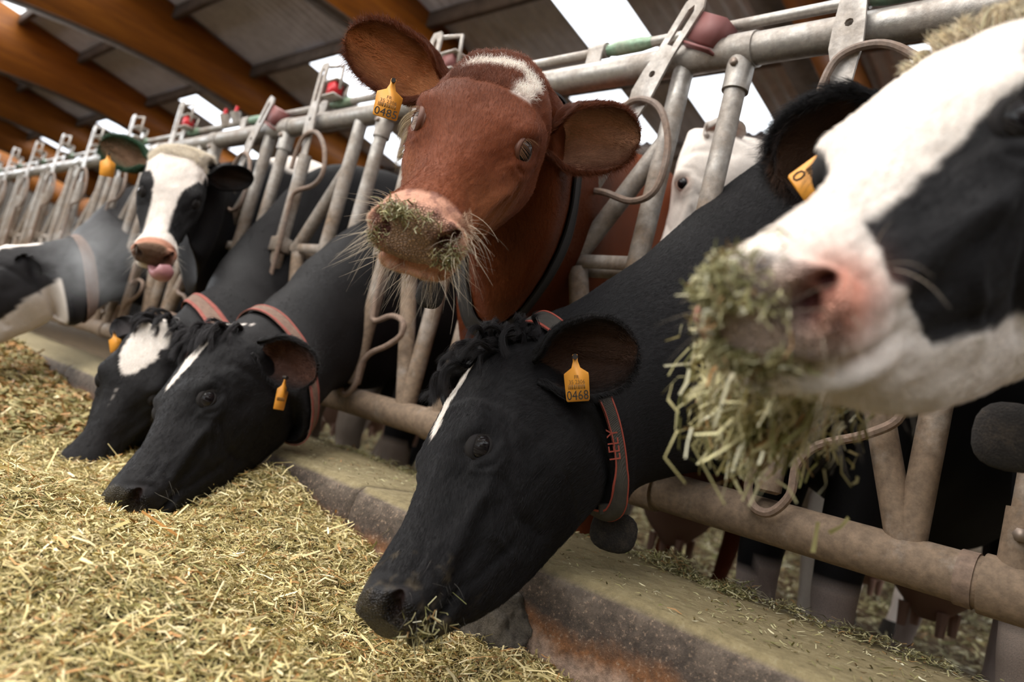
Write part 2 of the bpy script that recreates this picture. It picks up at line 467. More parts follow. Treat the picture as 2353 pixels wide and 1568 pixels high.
# ends of rooflight sheets peeping past the purlins
for xc in (-16.5, -11.4, -22.2):
    o = corr_mesh('rooflight_lap', .9, [(-.03, .005), (.03, -.005)]); o.transform(Matrix.Translation((xc, 2.36, zroof(2.36)-.03)))
    obj('rooflight_lap', o, M_SKY, ceil)
PUR_Y = [-8, -4.8, -1.6, 1.30, 2.45, 3.92, 5.55, 7.1, 8.7, 10.3, 11.9, 13.5, 15.1]
BEAM_X = [6.6, 1.8, -3.05, -7.95, -12.85, -17.75, -22.65, -27.5, -32.4]
for y in PUR_Y:
    for a, b in zip(BEAM_X[1:], BEAM_X[:-1]):
        z = zroof(y) - .03
        bb = MB(); bb.box(((a+b)/2, y, z-.11), ((b-a)/2-.07, 0, 0), (0, .045, 0), (0, 0, .10))
        bb.build('purlin', M_PURLIN, ceil, smooth=False)
for x in BEAM_X:
    n = 40; vs = []; hw = .125
    for i in range(n+1):
        y = -9 + 24*i/n
        top = zroof(y) - .04
        dep = .80 + min(.8, .075*max(0, 4-y)**1.7) + .25*math.exp(-((y-10.5)/3.5)**2)
        bot = top - dep
        vs += [(x-hw, y, top), (x+hw, y, top), (x+hw, y, bot), (x-hw, y, bot)]
    L = []; Cn = []
    for i in range(n):
        for j in range(4):
            L += [i*4+j, i*4+(j+1) % 4, (i+1)*4+(j+1) % 4, (i+1)*4+j]; Cn.append(4)
    L += [0, 1, 2, 3, n*4+3, n*4+2, n*4+1, n*4]; Cn += [4, 4]
    gb = obj('glulam_beam', mesh_np('glulam_beam', vs, L, Cn, False), M_GLULAM, ceil)
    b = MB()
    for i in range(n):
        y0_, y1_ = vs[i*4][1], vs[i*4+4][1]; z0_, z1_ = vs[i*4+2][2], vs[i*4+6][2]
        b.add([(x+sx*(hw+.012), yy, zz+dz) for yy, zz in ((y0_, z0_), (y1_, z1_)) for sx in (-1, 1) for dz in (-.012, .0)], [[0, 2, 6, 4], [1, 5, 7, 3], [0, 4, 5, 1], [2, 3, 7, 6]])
    b.build('underside_shade_strip', M_PURLIN, gb, smooth=False)  # dark strip stands in for the shade on the beam's underside

# ------------------------------------------------------------------ feed barrier
RT, RB, RV = .036, .041, .0245
def ux(n, u): return -(n+u)*P
panel_labels = {
 -1: 'headlock panel at the right edge beside the white and black face',
 0: 'headlock panel with the thick V pipes below the white and black muzzle',
 1: 'headlock panel with leaning open bar and yellow sticker beside the red cow',
 2: 'headlock panel with wire loop bar hanging below the red cow\'s muzzle',
 3: 'headlock panel with upright closed bar left of the red cow\'s ear',
 4: 'headlock panel with leaning bar between the white-faced cow and the black necks',
 5: 'headlock panel hidden behind the white-faced cow\'s head',
 6: 'headlock panel just left of the white-faced cow\'s muzzle',
}
ordl = {7: 'second headlock panel left of the white-faced cow', 8: 'third headlock panel left of the white-faced cow', 9: 'fourth headlock panel left of the white-faced cow',
        10: 'fifth headlock panel left of the white-faced cow, near the left edge', 11: 'blurred headlock panel at the left edge of the photo'}
panel_labels.update(ordl)
def swing_bar(root, n, opened):
    """pivots at u=.60, z=.485"""
    piv = np.array([ux(n, .60), -.035, .485])
    if opened: ax = nrm(np.array([P*.405, 0, .60]))
    else: ax = nrm(np.array([-P*.035, 0, .76]))
    rt = np.array([ax[2], 0, -ax[0]])      # to the right of the bar
    yy = np.array([0, 1., 0])
    def q(s, t=0, d=0): return piv + ax*s + rt*t + yy*d
    nn = 14 if n < 5 else 8
    b = MB(); b.tube([q(-.435), q(-.43), q(.36)], [RV*.7, RV, RV], nn)
    bar = b.build('swing_bar', M_GALV, root)
    # wire guard rod along the bar
    rod = [(-.35, -.004), (-.42, -.026), (-.462, -.012), (-.468, .022), (-.43, .052), (-.375, .055), (-.335, .085), (-.305, .155), (-.27, .205), (-.23, .20), (-.215, .14), (-.235, .066), (-.20, .045), (-.05, .036), (.08, .034), (.18, .035),
           (.205, .07), (.22, .165), (.27, .205), (.36, .17), (.425, .10), (.44, .04), (.42, -.01), (.36, -.03), (.30, -.03)]
    pts = smooth_path([q(s, t, -.026) for s, t in rod], 5 if n < 5 else 3)
    MB().tube(pts, .0085, 8 if n < 5 else 6).build('guard_rod', M_ROD, bar)
    # flat locking tab with a long slot and a hole
    y0 = -.055
    top = .735 if not opened else .70
    prof = [(.31, .020), (.335, .024), (.38, .021), (.42, .026), (.45, .033), (.50, .031), (.53, .028), (.56, .026), (top-.02, .028), (top, .018)]
    outl = [(s, -w) for s, w in prof] + [(s, w) for s, w in prof[::-1]]
    me = bpy.data.meshes.new('locking_tab'); bm = bmesh.new()
    def dd(s): return y0 + (.012 if s < .40 else (0 if s > .47 else .012*(.47-s)/.07)) + (.0 if s < .5 else 0)
    vo = [bm.verts.new(q(s, t, dd(s)+.035)) for s, t in outl]
    slot = [(.575, -.009), (.575, .009), (top-.035, .009), (top-.02, 0), (top-.035, -.009)]
    vi = [bm.verts.new(q(s, t, dd(s)+.035)) for s, t in slot]
    hole = [(.50+.009*math.cos(a), .009*math.sin(a)) for a in [k*math.pi/4 for k in range(8)]]
    vh = [bm.verts.new(q(s, t, dd(s)+.035)) for s, t in hole]
    es = []
    for ring in (vo, vi, vh):
        for i in range(len(ring)): es.append(bm.edges.new((ring[i], ring[(i+1) % len(ring)])))
    bmesh.ops.triangle_fill(bm, edges=es, use_beauty=True, normal=(0, -1, 0))
    bmesh.ops.recalc_face_normals(bm, faces=bm.faces)
    bm.to_mesh(me); bm.free()
    o = obj('locking_tab', me, M_TAB, bar)
    so = o.modifiers.new('thick', 'SOLIDIFY'); so.thickness = .007; so.offset = 0
    # latch bracket: open frame with a red-brown box behind the tab
    sgn = 1
    f = MB()
    fr = [q(.72, .02, -.01), q(.715, .10, .0), q(.62, .115, .0)]
    if not opened: f.tube(fr, .007, 6)
    if opened: f.box(q(.64, .062, .012), rt*.040, ax*.034, yy*.028)
    else: f.box(q(.655, .065, .01), rt*.045, ax*.003, yy*.03)
    f.box(q(.595, .065, .01), rt*.045, ax*.003, yy*.03)
    f.box(q(.625, .065, .037), rt*.045, ax*.03, yy*.003)
    f.build('latch_bracket', M_REDP if opened else M_TAB, bar, smooth=False)
    if n in (3, 2, 5):
        MB().box(q(.625, .07, .005), rt*.024, ax*.022, yy*.02).build('latch_block', M_RED if n != 2 else M_REDP, bar, smooth=False)
    # pivot clamp
    MB().box(q(.0, 0, 0), rt*.032, ax*.028, yy*.03).build('pivot_clamp', M_GALV, bar, smooth=False, bevel=.004)
    return bar
OPEN = {1: True, 4: True}
for n in range(-2, 24):
    nn = 20 if n < 5 else 10
    lab = panel_labels.get(n, 'far headlock panel of the long barrier, out of focus')
    root = empty('headlock_panel', (ux(n, 0), 0, ZF), lab, 'barrier', 'headlock panels of the feed barrier')
    if n >= 12: root['label'] = 'tiny far headlock panel, %s one beyond the left edge of the photo' % ['first', 'second', 'third', 'fourth', 'fifth', 'sixth', 'seventh', 'eighth', 'ninth', 'tenth', 'eleventh', 'twelfth'][n-12]
    if n == -2: root['label'] = 'headlock panel outside the right edge of the photo'
    xa, xb = ux(n, 0), ux(n, 1)
    MB().tube([(xa-.004, 0, 1), (xb+.004, 0, 1)], RT, nn).build('top_rail', M_GALV, root)
    MB().tube([(xa-.02, 0, 0), (xb+.012, 0, 0)], [RB, RB], nn).build('bottom_rail', M_GALV, root)
    # clamped post and its clamps
    b = MB(); b.tube([(xa, 0, -.0), (xa, 0, 1.0)], RV*.98, nn); b.build('post', M_GALV, root)
    b = MB(); b.tube([(xa-.032, 0, 1), (xa+.032, 0, 1)], RT+.004, nn); b.tube([(xa, 0, .985), (xa, 0, .90)], RV+.006, nn)
    cl = b.build('top_clamp', M_GALV, root)
    MB().tube([(xa, -.022, .955), (xa, -.038, .955)], [.0095, .0095], 6).build('bolt', M_BOLT, cl, smooth=False)
    b = MB(); b.tube([(xa-.042, 0, 0), (xa+.042, 0, 0)], RB+.006, nn); b.tube([(xa, 0, .02), (xa, 0, .125)], RV+.006, nn)
    cl = b.build('bottom_clamp', M_GALV, root)
    MB().tube([(xa, -.024, .085), (xa, -.042, .085)], [.011, .011], 6).build('bolt', M_BOLT, cl, smooth=False)
    if n == 0 or n == 1:
        MB().tube([(xa-.075, 0, 0), (xa-.05, 0, 0)], RB+.003, nn).build('coupling_ring', M_ROD, root)
    # welded upright, lower and upper braces, mid plates
    MB().tube([(ux(n, .225), 0, .03), (ux(n, .225), 0, .975)], RV, nn).build('upright', M_GALV, root)
    MB().tube([(ux(n, .245), -.002, .03), (ux(n, .475), -.002, .465)], RV, nn).build('lower_brace', M_GALV, root)
    MB().tube([(ux(n, .22), 0, .80), (ux(n, .52), 0, .475)], RV*.95, nn).build('upper_brace', M_GALV, root)
    b = MB(); b.box(((ux(n, .25)+ux(n, .62))/2, -.012, .484), (P*.185, 0, 0), (0, .003, 0), (0, 0, .0165))
    b.box(((ux(n, .25)+ux(n, .62))/2, .02, .470), (P*.185, 0, 0), (0, .003, 0), (0, 0, .0165))
    b.build('mid_plate', M_GALV, root, smooth=False)
    bar = swing_bar(root, n, OPEN.get(n, False))
    if n == 1:
        piv = np.array([ux(n, .60), -.035, .485]); ax = nrm(np.array([P*.405, 0, .60])); rt = np.array([ax[2], 0, -ax[0]])
        MB().box(piv + ax*.085 - rt*.006 + np.array([0, -.0255, 0]), ax*.025, rt*.010, (0, .0012, 0)).build('sticker', M_YEL, bar, smooth=False)

lr = empty('latch_rail', (-3, .01, 1.078), 'thin latch rail running just above the top rail', 'rail')
MB().tube([(1.9, .012, 1.078), (-16, .012, 1.078)], .0135, 10).build('rail', M_GALV, lr)
for n in range(-2, 14):
    x = ux(n, .66)
    b = MB()
    b.tube([(x-.026, .012, 1.08), (x+.026, .012, 1.08)], .021, 10); b.box((x, -.004, 1.045), (.024, 0, 0), (0, .0035, 0), (0, 0, .03))
    b.build('rail_clip', M_TAB, lr)
    b = MB(); b.tube([(x+.03, .012, 1.078), (x+.06, .012, 1.079), (x+.13, .012, 1.078), (x+.17, .012, 1.078)], [.015, .020, .019, .014], 10)
    b.build('green_sleeve', M_GREEN if n != 1 else M_GREEN, lr)
for x in (ux(4, .95), ux(4, .78)):
    b = MB(); b.tube([(x, -.0, 1.07), (x, -.02, 1.12)], [.02, .024], 10)
    hd = b.build('lever_hub', M_TAB, lr)
    MB().tube([(x, -.02, 1.10), (x+.004, -.02, 1.145)], [.010, .008], 8).build('red_lever', M_RED, lr)

# ------------------------------------------------------------------ cows
def HR(*rows): return rows
# head frame: x = the cow's right, y = towards the muzzle, z = up out of the forehead; metres
#        y     zt     zb     zc    w     nu   nl  jaw
HEAD = [(.474, -.072, -.112, -.093, .030, 2.3, 2.3, .0),
        (.470, -.057, -.130, -.092, .048, 2.4, 2.4, .0),
        (.458, -.046, -.148, -.092, .058, 2.3, 2.4, .0),
        (.438, -.040, -.164, -.095, .062, 2.2, 2.3, .05),
        (.413, -.037, -.178, -.100, .062, 2.1, 2.2, .12),
        (.385, -.034, -.193, -.106, .058, 2.0, 2.1, .20),
        (.35, -.031, -.212, -.110, .057, 1.95, 2.05, .25),
        (.315, -.026, -.226, -.110, .062, 2.0, 2.05, .30),
        (.28, -.018, -.237, -.106, .072, 2.15, 2.05, .33),
        (.245, -.006, -.245, -.092, .085, 2.4, 2.05, .34),
        (.21, .008, -.252, -.074, .095, 2.7, 2.05, .34),
        (.175, .017, -.260, -.067, .101, 2.7, 2.05, .34),
        (.14, .024, -.267, -.067, .103, 2.7, 2.05, .34),
        (.105, .029, -.274, -.070, .103, 2.6, 2.1, .33),
        (.07, .032, -.277, -.077, .101, 2.4, 2.1, .30),
        (.035, .030, -.270, -.087, .097, 2.2, 2.1, .25)]
def head_key(row, M):
    y, zt, zb, zc, w, nu, nl, jaw = row
    th = 2*np.pi*np.arange(M)/M
    s, c = np.sin(th), np.cos(th)
    n = np.where(c > 0, nu, nl)
    x = w*np.sign(s)*np.abs(s)**(2/n)
    zz = np.sign(c)*np.abs(c)**(2/n)
    z = zc + np.where(zz > 0, zz*(zt-zc), zz*(zc-zb))
    t = np.clip(-zz, 0, 1)
    x = x*(1 - jaw*t**1.5)
    tilt = .0 if y > .30 else (.30-y)*.25
    yy = y + tilt*(zc - z)*.9 - (max(0, y-.40)/.07)*.20*np.clip(zc - z, 0, 1)
    return np.stack([x, yy, z], 1)
def world_key(D, V, w, fwd, M, nu=2.1, nl=2.1, fc=.55, pinch=.12):
    D = np.asarray(D, float); V = np.asarray(V, float)
    up = nrm(D-V); h = np.linalg.norm(D-V); c0 = V + up*h*fc
    r = nrm(np.cross(fwd, up))
    th = 2*np.pi*np.arange(M)/M; s, c = np.sin(th), np.cos(th)
    n = np.where(c > 0, nu, nl)
    x = w*np.sign(s)*np.abs(s)**(2/n); zz = np.sign(c)*np.abs(c)**(2/n)
    z = np.where(zz > 0, zz*h*(1-fc), zz*h*fc)
    x = x*(1 - pinch*np.abs(zz)**1.5)
    return c0 + np.outer(x, r) + np.outer(z, up)
def catmull_rings(keys, counts):
    K = [keys[0]] + list(keys) + [keys[-1]]; out = []; tt = []
    for i in range(1, len(K)-2):
        a, b, c, d = K[i-1], K[i], K[i+1], K[i+2]
        da = max(1e-4, np.linalg.norm((b-a).mean(0)))**.5; db = max(1e-4, np.linalg.norm((c-b).mean(0)))**.5; dc = max(1e-4, np.linalg.norm((d-c).mean(0)))**.5
        m1 = (c-b) if i == 1 else (c-b + db*((b-a)/da - (c-a)/(da+db)))
        m2 = (c-b) if i == len(K)-3 else (c-b + db*((d-c)/dc - (d-b)/(db+dc)))
        for k in range(counts[i-1]):
            t = k/counts[i-1]
            out.append((2*t**3-3*t*t+1)*b + (t**3-2*t*t+t)*m1 + (-2*t**3+3*t*t)*c + (t**3-t*t)*m2); tt.append(i-1+t)
    out.append(K[-2]); tt.append(len(K)-3)
    return np.array(out), np.array(tt)
def grid_normals(G):
    ds = np.gradient(G, axis=0); dt = np.roll(G, -1, 1) - np.roll(G, 1, 1)
    n = np.cross(ds, dt); n /= np.linalg.norm(n, axis=2, keepdims=True) + 1e-12
    return n
# head relief: centre, sigma, amplitude (mirrored left and right)
RELIEF = [((.088, .205, -.010), (.024, .034, .020), .015), ((.094, .236, -.052), (.03, .026, .012), .005), ((.100, .218, -.036), (.03, .022, .017), -.007),
          ((.060, .272, -.036), (.022, .030, .022), -.006), ((.072, .300, -.085), (.03, .055, .012), .006), ((.060, .355, -.125), (.03, .040, .022), -.007),
          ((.088, .120, -.165), (.04, .060, .050), .013), ((.085, .130, -.005), (.03, .028, .016), -.007), ((.05, .05, .03), (.03, .03, .03), .006),
          ((.062, .245, -.175), (.03, .03, .03), -.006), ((.058, .425, -.095), (.02, .022, .025), .004), ((.0, .19, .01), (.018, .05, .02), -.003),
          ((.050, .460, -.056), (.016, .014, .010), .004), ((.060, .450, -.084), (.014, .014, .014), .005), ((.0, .0, .03), (.05, .03, .03), .010),
          ((.03, .33, -.022), (.012, .07, .02), .002), ((.045, .445, -.145), (.03, .016, .008), .004), ((.085, .17, -.10), (.03, .02, .02), -.004)]
NOSTR = [((.043, .474, -.084), (.0095, .020, .0125), -.030), ((.055, .464, -.073), (.0085, .018, .009), -.022)]
FOLDS = [([(.20, -.062), (.26, -.078), (.33, -.098), (.385, -.105)], .011, .0055), ([(.235, -.10), (.252, -.15), (.235, -.20)], .009, -.005), ([(.262, -.088), (.298, -.13), (.290, -.19)], .0055, .0032),
         ([(.405, -.135), (.36, -.150), (.29, -.165)], .009, -.005), ([(.445, -.052), (.425, -.085), (.43, -.12)], .007, -.0035), ([(.19, -.075), (.17, -.05), (.175, -.02)], .007, -.003), ([(.245, -.055), (.228, -.068), (.20, -.066)], .0035, -.0022),
         ([(.252, -.050), (.236, -.076), (.20, -.078)], .0035, .0018), ([(.12, -.02), (.10, -.07), (.085, -.13)], .011, -.005), ([(.33, -.03), (.36, -.062), (.41, -.07)], .008, -.003)]

COWS = []
class Cow: pass
def make_cow(name_label, pose_t, pose_R, necks, trunk, M=160, hn=5, coat=None, ears=(), eye_open=(.45, .34), eye_col=None, muzzle=None,
             base=None, scale=1.0, group='dairy cows feeding at the barrier', poll=None, lidskin=None, udder=True, legs=True, white_eye=False, legw=.155, jawmul=1.0, nostril=(.018, .008, .007)):
    c = Cow(); c.coat = coat; c.t = np.array(pose_t, float); c.R = np.array(pose_R, float).reshape(3, 3); c.s = scale
    def hw(p): return np.asarray(p, float)@(c.R.T*c.s) + c.t
    c.hw = hw; c.white_eye = white_eye
    keys = [hw(head_key((r[0], r[1], r[2]*(1+(jawmul-1)*min(1, max(0, (.45-r[0])/.12))))+tuple(r[3:]), M)) for r in HEAD]; counts = [2] + [hn]*2 + [hn+1]*(len(HEAD)-3)
    nh = len(keys)
    # neck keys are world (dorsal, ventral, width); the forward direction runs towards the head
    prev = keys[-1].mean(0)
    allk = []
    for i, nk in enumerate(necks):
        D, V, w = np.array(nk[0], float), np.array(nk[1], float), nk[2]
        cc = (D+V)/2; fwd = nrm(prev - cc); allk.append(world_key(D, V, w, fwd, M, 2.15, 2.0, .52, .15)); prev = cc
    # trunk: origin, heading (pointing to the tail), scale
    (tx, ty), yaw, tw = trunk[:3]
    zof = trunk[3] if len(trunk) > 3 else 0
    b = np.array([math.sin(yaw), math.cos(yaw), 0])
    TR = [(0, .96, .14, .165, 2.2), (.22, 1.0, .04, .245, 2.3), (.55, .97, .0, .30, 2.3), (.95, .955, -.05, .335, 2.2), (1.3, .965, -.03, .32, 2.2), (1.58, .985, .12, .27, 2.3), (1.76, .95, .25, .20, 2.2), (1.86, .86, .38, .12, 2.2), (1.89, .74, .55, .03, 2.0)]
    for s, zt, zb, w, nn in TR:
        o = np.array([tx, ty, 0]) + b*s
        allk.append(world_key(o + [0, 0, zt+zof], o + [0, 0, zb+zof], w*tw, -b, M, nn, nn, .5, .08))
    counts += [max(6, hn+3)]*len(necks) + [5 if M < 120 else 7]*len(TR)
    keys += allk
    G, T = catmull_rings(keys, counts[:len(keys)-1])
    c.nh = nh
    # sculpt the head relief
    headm = T <= nh + .5
    Nn = grid_normals(G)
    Hc = (G[headm] - c.t)@c.R/c.s
    disp = np.zeros(Hc.shape[:2])
    for (ce, sg, a) in RELIEF:
        for sx in ((1, -1) if ce[0] else (1,)):
            d = (Hc - np.array([ce[0]*sx, ce[1], ce[2]]))/np.array(sg)
            disp += a*np.exp(-(d**2).sum(2))
    zm = -.130 - (.47 - Hc[..., 1])*.10
    front = 1/(1+np.exp(-(Hc[..., 1]-.405)/.008))
    disp += -.013*np.exp(-((Hc[..., 2]-zm)/.0048)**2)*front
    disp += .005*np.exp(-((Hc[..., 2]-zm+.013)/.008)**2)*front
    # cheek and throat folds, veins, ridges
    for (pl, sg, a) in FOLDS:
        pl = np.array(pl); Y_, Z_ = Hc[..., 1], Hc[..., 2]; dm = np.full(Y_.shape, 9.)
        for q0, q1 in zip(pl[:-1], pl[1:]):
            e_ = q1-q0; tt = np.clip(((Y_-q0[0])*e_[0]+(Z_-q0[1])*e_[1])/(e_@e_), 0, 1); dm = np.minimum(dm, np.hypot(Y_-q0[0]-tt*e_[0], Z_-q0[1]-tt*e_[1]))
        disp += a*np.exp(-(dm/sg)**2)*np.clip(np.abs(Hc[..., 0])/.03-.3, 0, 1)
    fl = Hc.reshape(-1, 3)
    disp += (.0012*noise3(fl*np.array([1, .45, 1.6]), 60, 7) + .0006*noise3(fl*np.array([1, .5, 2.]), 150, 8)).reshape(disp.shape)*np.clip((Hc[..., 1]-.0)/.1, 0, 1)
    disp += (.0016*fbm(fl, 24, 3, 2)).reshape(disp.shape)
    G[headm] += Nn[headm]*(disp*c.s)[..., None]
    Nn = grid_normals(G)
    Hc = (G[headm] - c.t)@c.R/c.s
    disp = np.zeros(Hc.shape[:2]); nin = 0
    for (ce, sg, a) in NOSTR:
        for sx in (1, -1):
            d = (Hc - np.array([ce[0]*sx, ce[1], ce[2]]))/np.array(sg); disp += a*np.exp(-(d**2).sum(2)); nin = np.maximum(nin, np.exp(-(d**2).sum(2)*1.1))
    fd = c.R[:, 1]*.9 ; lat = c.R[:, 0]
    side = np.sign(Hc[..., 0])[..., None]*lat
    G[headm] += (disp*c.s)[..., None]*(fd + .25*side)
    if not headm.all():
        tr = ~headm; fl = G[tr].reshape(-1, 3)
        G[tr] += Nn[tr]*(.008*fbm(fl, 5, 11, 2)).reshape(G[tr].shape[:2])[..., None]
    Nn = grid_normals(G)
    c.G, c.T, c.N = G, T, Nn
    S, Mm = G.shape[:2]
    verts = [G.reshape(-1, 3)]; nv = S*Mm
    i = np.arange(S-1)[:, None]*Mm; j = np.arange(Mm)[None]; j2 = (j+1) % Mm
    quads = np.stack([i+Mm+j, i+Mm+j2, i+j2, i+j], -1).reshape(-1, 4)
    loops = [quads.ravel()]; cnt = [np.full(len(quads), 4)]
    loops += [np.arange(Mm), (S-1)*Mm + np.arange(Mm)[::-1]]; cnt += [np.array([Mm]), np.array([Mm])]
    Hall = ((G.reshape(-1, 3)) - c.t)@c.R/c.s
    c0 = coat(Hall, G.reshape(-1, 3), np.repeat(T, Mm), nh); nf = np.zeros(G.shape[:2]); nf[headm] = nin
    skn = (sm(Hall[:, 1]-.452, .012)*sm(Hall[:, 2]+.128, .01)*(np.repeat(T, Mm) < nh))[:, None]
    cols = [lay(c0, nostril, np.clip(nf.ravel()*1.3, 0, 1))]
    cols[0] = np.concatenate([cols[0], skn], 1)
    midx = [np.zeros(len(quads)+2, np.int32)]
    def add_grid(g, col, closed=True, mi=0):
        nonlocal nv
        a, k = g.shape[:2]
        i = np.arange(a-1)[:, None]*k; j = np.arange(k if closed else k-1)[None]; j2 = (j+1) % k
        q = np.stack([i+j, i+j2, i+k+j2, i+k+j], -1).reshape(-1, 4) + nv
        verts.append(g.reshape(-1, 3)); cols.append(np.concatenate([col, np.zeros((len(col), 1))], 1)); loops.append(q.ravel()); cnt.append(np.full(len(q), 4))
        midx.append(np.full(len(q) + (2 if closed else 0), mi, np.int32))
        if closed:
            loops.append(np.arange(k)[::-1]+nv); cnt.append(np.array([k])); loops.append((a-1)*k+np.arange(k)+nv); cnt.append(np.array([k]))
        nv += a*k
    c.ears = []
    for e in ears:
        B = np.array(e['base']) if 'base' in e else hw(e['basec']) if 'basec' in e else hw((.112 if e['side'] == 'R' else -.112, .045, -.045))
        L = e.get('L', .18); Wd = e.get('W', .058)
        tipd = depth(B) + e.get('dd', 0); Tp = px(*e['tip'], D=tipd)
        a = nrm(Tp - B); L = e.get('L', np.linalg.norm(Tp-B))
        nvec = np.array(e['n'], float) if 'n' in e else None
        view = nrm(CAM - B)
        if nvec is None: nvec = view + CR*e.get('nr', 0) + CU*e.get('nu', 0)
        nvec = nvec - a*(nvec@a); nvec = nrm(nvec); bb = np.cross(nvec, a)
        nu_ = 40 if M > 120 else 22; nv_ = 26 if M > 120 else 16
        us = np.linspace(0, 1, nu_)
        g = []; gi = []
        bend = e.get('bend', -.02)
        for u in us:
            wd = Wd*(.36 + .64*math.sin(math.pi*min(1, u**.8*1.0)*.5*1.25)**1.2 if u < .5 else 1)*1.0
            prof = np.interp(u, [0, .08, .2, .35, .5, .65, .8, .9, .96, 1], [.42, .50, .76, .95, 1.0, .99, .86, .64, .40, .08])
            wd = Wd*prof
            phi = np.interp(u, [0, .15, .35, .6, 1], [2.6, 2.1, 1.45, 1.15, .9])
            rho = wd/(math.sin(min(phi, math.pi/2)))
            cen = B + a*(u*L - .015) + nvec*(bend*math.sin(math.pi*u*.5)) + nvec*(rho*math.cos(phi)*(1 if phi < 1.57 else .5))
            v = np.linspace(-1, 1, nv_)
            th = np.interp(u, [0, .5, 1], [.006, .0042, .002])
            wob = 1 + .05*np.sin(v*9 + u*7)*(u > .25)
            ins = cen + bb*0 + np.outer((rho-th)*np.sin(phi*v), bb) - np.outer((rho-th)*np.cos(phi*v)*wob, nvec)
            out = cen + np.outer((rho+th)*np.sin(phi*v[::-1]), bb) - np.outer((rho+th)*np.cos(phi*v[::-1]), nvec)
            g.append(np.concatenate([ins, out])); gi.append(np.concatenate([np.ones(nv_), np.zeros(nv_)]))
        g = np.array(g); gi = np.array(gi)
        fl = g.reshape(-1, 3); inn = gi.ravel()
        uu = np.repeat(us, 2*nv_); vv = np.tile(np.concatenate([np.linspace(-1, 1, nv_), np.linspace(1, -1, nv_)]), nu_)
        ci = np.array(e.get('inner', (.25, .12, .08))); co = np.array(e.get('outer', (.02, .018, .018)))
        core = np.clip(1.25 - np.abs(vv)*1.2 - .25*fbm(fl, 40, 5, 2), 0, 1)*np.clip((1.02-uu)*2.2, 0, 1)*np.clip(uu*5, 0, 1)*inn
        ecol = co[None]*(1-core[:, None]) + ci[None]*core[:, None]
        add_grid(g, ecol, mi=1)
        c.ears.append(dict(g=g, gi=gi, a=a, n=nvec, b=bb, B=B, L=L, W=Wd, col=co, us=us, inner=ci, base_idx=nv))
    # legs
    lw = legw
    def leg(top, pts, rad, k=14):
        P_ = smooth_path([np.array(q) for q in pts], 5); R_ = np.interp(np.linspace(0, 1, len(P_)), np.linspace(0, 1, len(rad)), rad)
        g = []
        for i2, q in enumerate(P_):
            an = 2*np.pi*np.arange(k)/k
            g.append(q + np.outer(np.cos(an)*R_[i2]*.85, [b[1], -b[0], 0]) + np.outer(np.sin(an)*R_[i2]*1.1, b))
        g = np.array(g); add_grid(g, coat((g.reshape(-1, 3)-c.t)@c.R/c.s, g.reshape(-1, 3), np.full(g.shape[0]*k, 99.), nh))
    rt = np.array([b[1], -b[0], 0])*-1
    O = np.array([tx, ty, 0])
    c.hooves = []
    if legs:
        for sx in (-1, 1):
            l = rt*sx*legw*tw
            leg(0, [O+b*.22+l+[0, 0, .35+zof], O+b*.20+l+[0, 0, .12+zof], O+b*.17+l+[0, 0, -.10], O+b*.19+l+[0, 0, -.22], O+b*.20+l+[0, 0, -.38], O+b*.17+l+[0, 0, ZF+.07]], [.12, .085, .06, .052, .036, .045])
            l = rt*sx*.17*tw
            leg(0, [O+b*1.5+l+[0, 0, .40+zof], O+b*1.42+l+[0, 0, .18+zof], O+b*1.62+l+[0, 0, -.06], O+b*1.66+l+[0, 0, -.16], O+b*1.58+l+[0, 0, -.36], O+b*1.54+l+[0, 0, ZF+.07]], [.17, .12, .062, .055, .038, .045])
            c.hooves += [O+b*.15+rt*sx*legw*tw, O+b*1.52+rt*sx*.17*tw]
    me = mesh_np('body', np.concatenate(verts), np.concatenate(loops), np.concatenate(cnt), True, np.concatenate(cols))
    hf = (c.hooves[0]+c.hooves[2])/2 if legs else O
    root = empty('cow', (float(tx + b[0]*.8), float(ty + b[1]*.8), ZF), name_label, 'cow', group)
    c.root = root
    c.body = obj('body', me, [M_COAT, M_EAR], root)
    mi_ = np.concatenate(midx)
    if len(me.polygons) == len(mi_): me.polygons.foreach_set('material_index', mi_)
    else: print('material index mismatch', len(me.polygons), len(mi_))
    if legs:
        for h in c.hooves:
            mb = MB(); mb.tube([(h[0], h[1], ZF+.002), (h[0], h[1], ZF+.05), (h[0], h[1], ZF+.085)], [.062, .052, .044], 12)
            mb.build('hoof', M_HOOF, root)
    # udder and tail
    if udder:
        uo = O + b*1.28 + [0, 0, -.08+zof]
        g = []
        for t in np.linspace(0, 1, 9):
            r = .155*math.sin(math.pi*(.12+.8*t)**.8); an = 2*np.pi*np.arange(14)/14
            g.append(uo + [0, 0, .06-.26*t] + np.outer(np.cos(an)*r, rt) + np.outer(np.sin(an)*r*1.15, b))
        g = np.array(g)
        mu = MB(); kk = 14
        fs = [[i*kk+j, i*kk+(j+1) % kk, (i+1)*kk+(j+1) % kk, (i+1)*kk+j] for i in range(8) for j in range(kk)] + [[8*kk+j for j in range(kk)]]
        mu.add(g.reshape(-1, 3), fs)
        for a_ in (-1, 1):
            for b_ in (-1, 1):
                q = uo + rt*a_*.06 + b*b_*.07
                mu.tube([q+[0, 0, -.16], q+[0, 0, -.24]], [.02, .014], 8)
        mu.build('udder', M_UDDER, root)
    tb = O + b*1.86 + [0, 0, .86+zof]
    MB().tube(smooth_path([tb - b*.06, tb + b*.04 + [0, 0, -.04], tb + b*.05 + [0, 0, -.3], tb + b*.03+[0, 0, -.7], tb + b*.03+[0, 0, -.95]], 5), list(np.interp(np.linspace(0, 1, 21), [0, .3, .7, .8, 1], [.035, .022, .016, .03, .01])), 8).build('tail', M_TAIL, root)
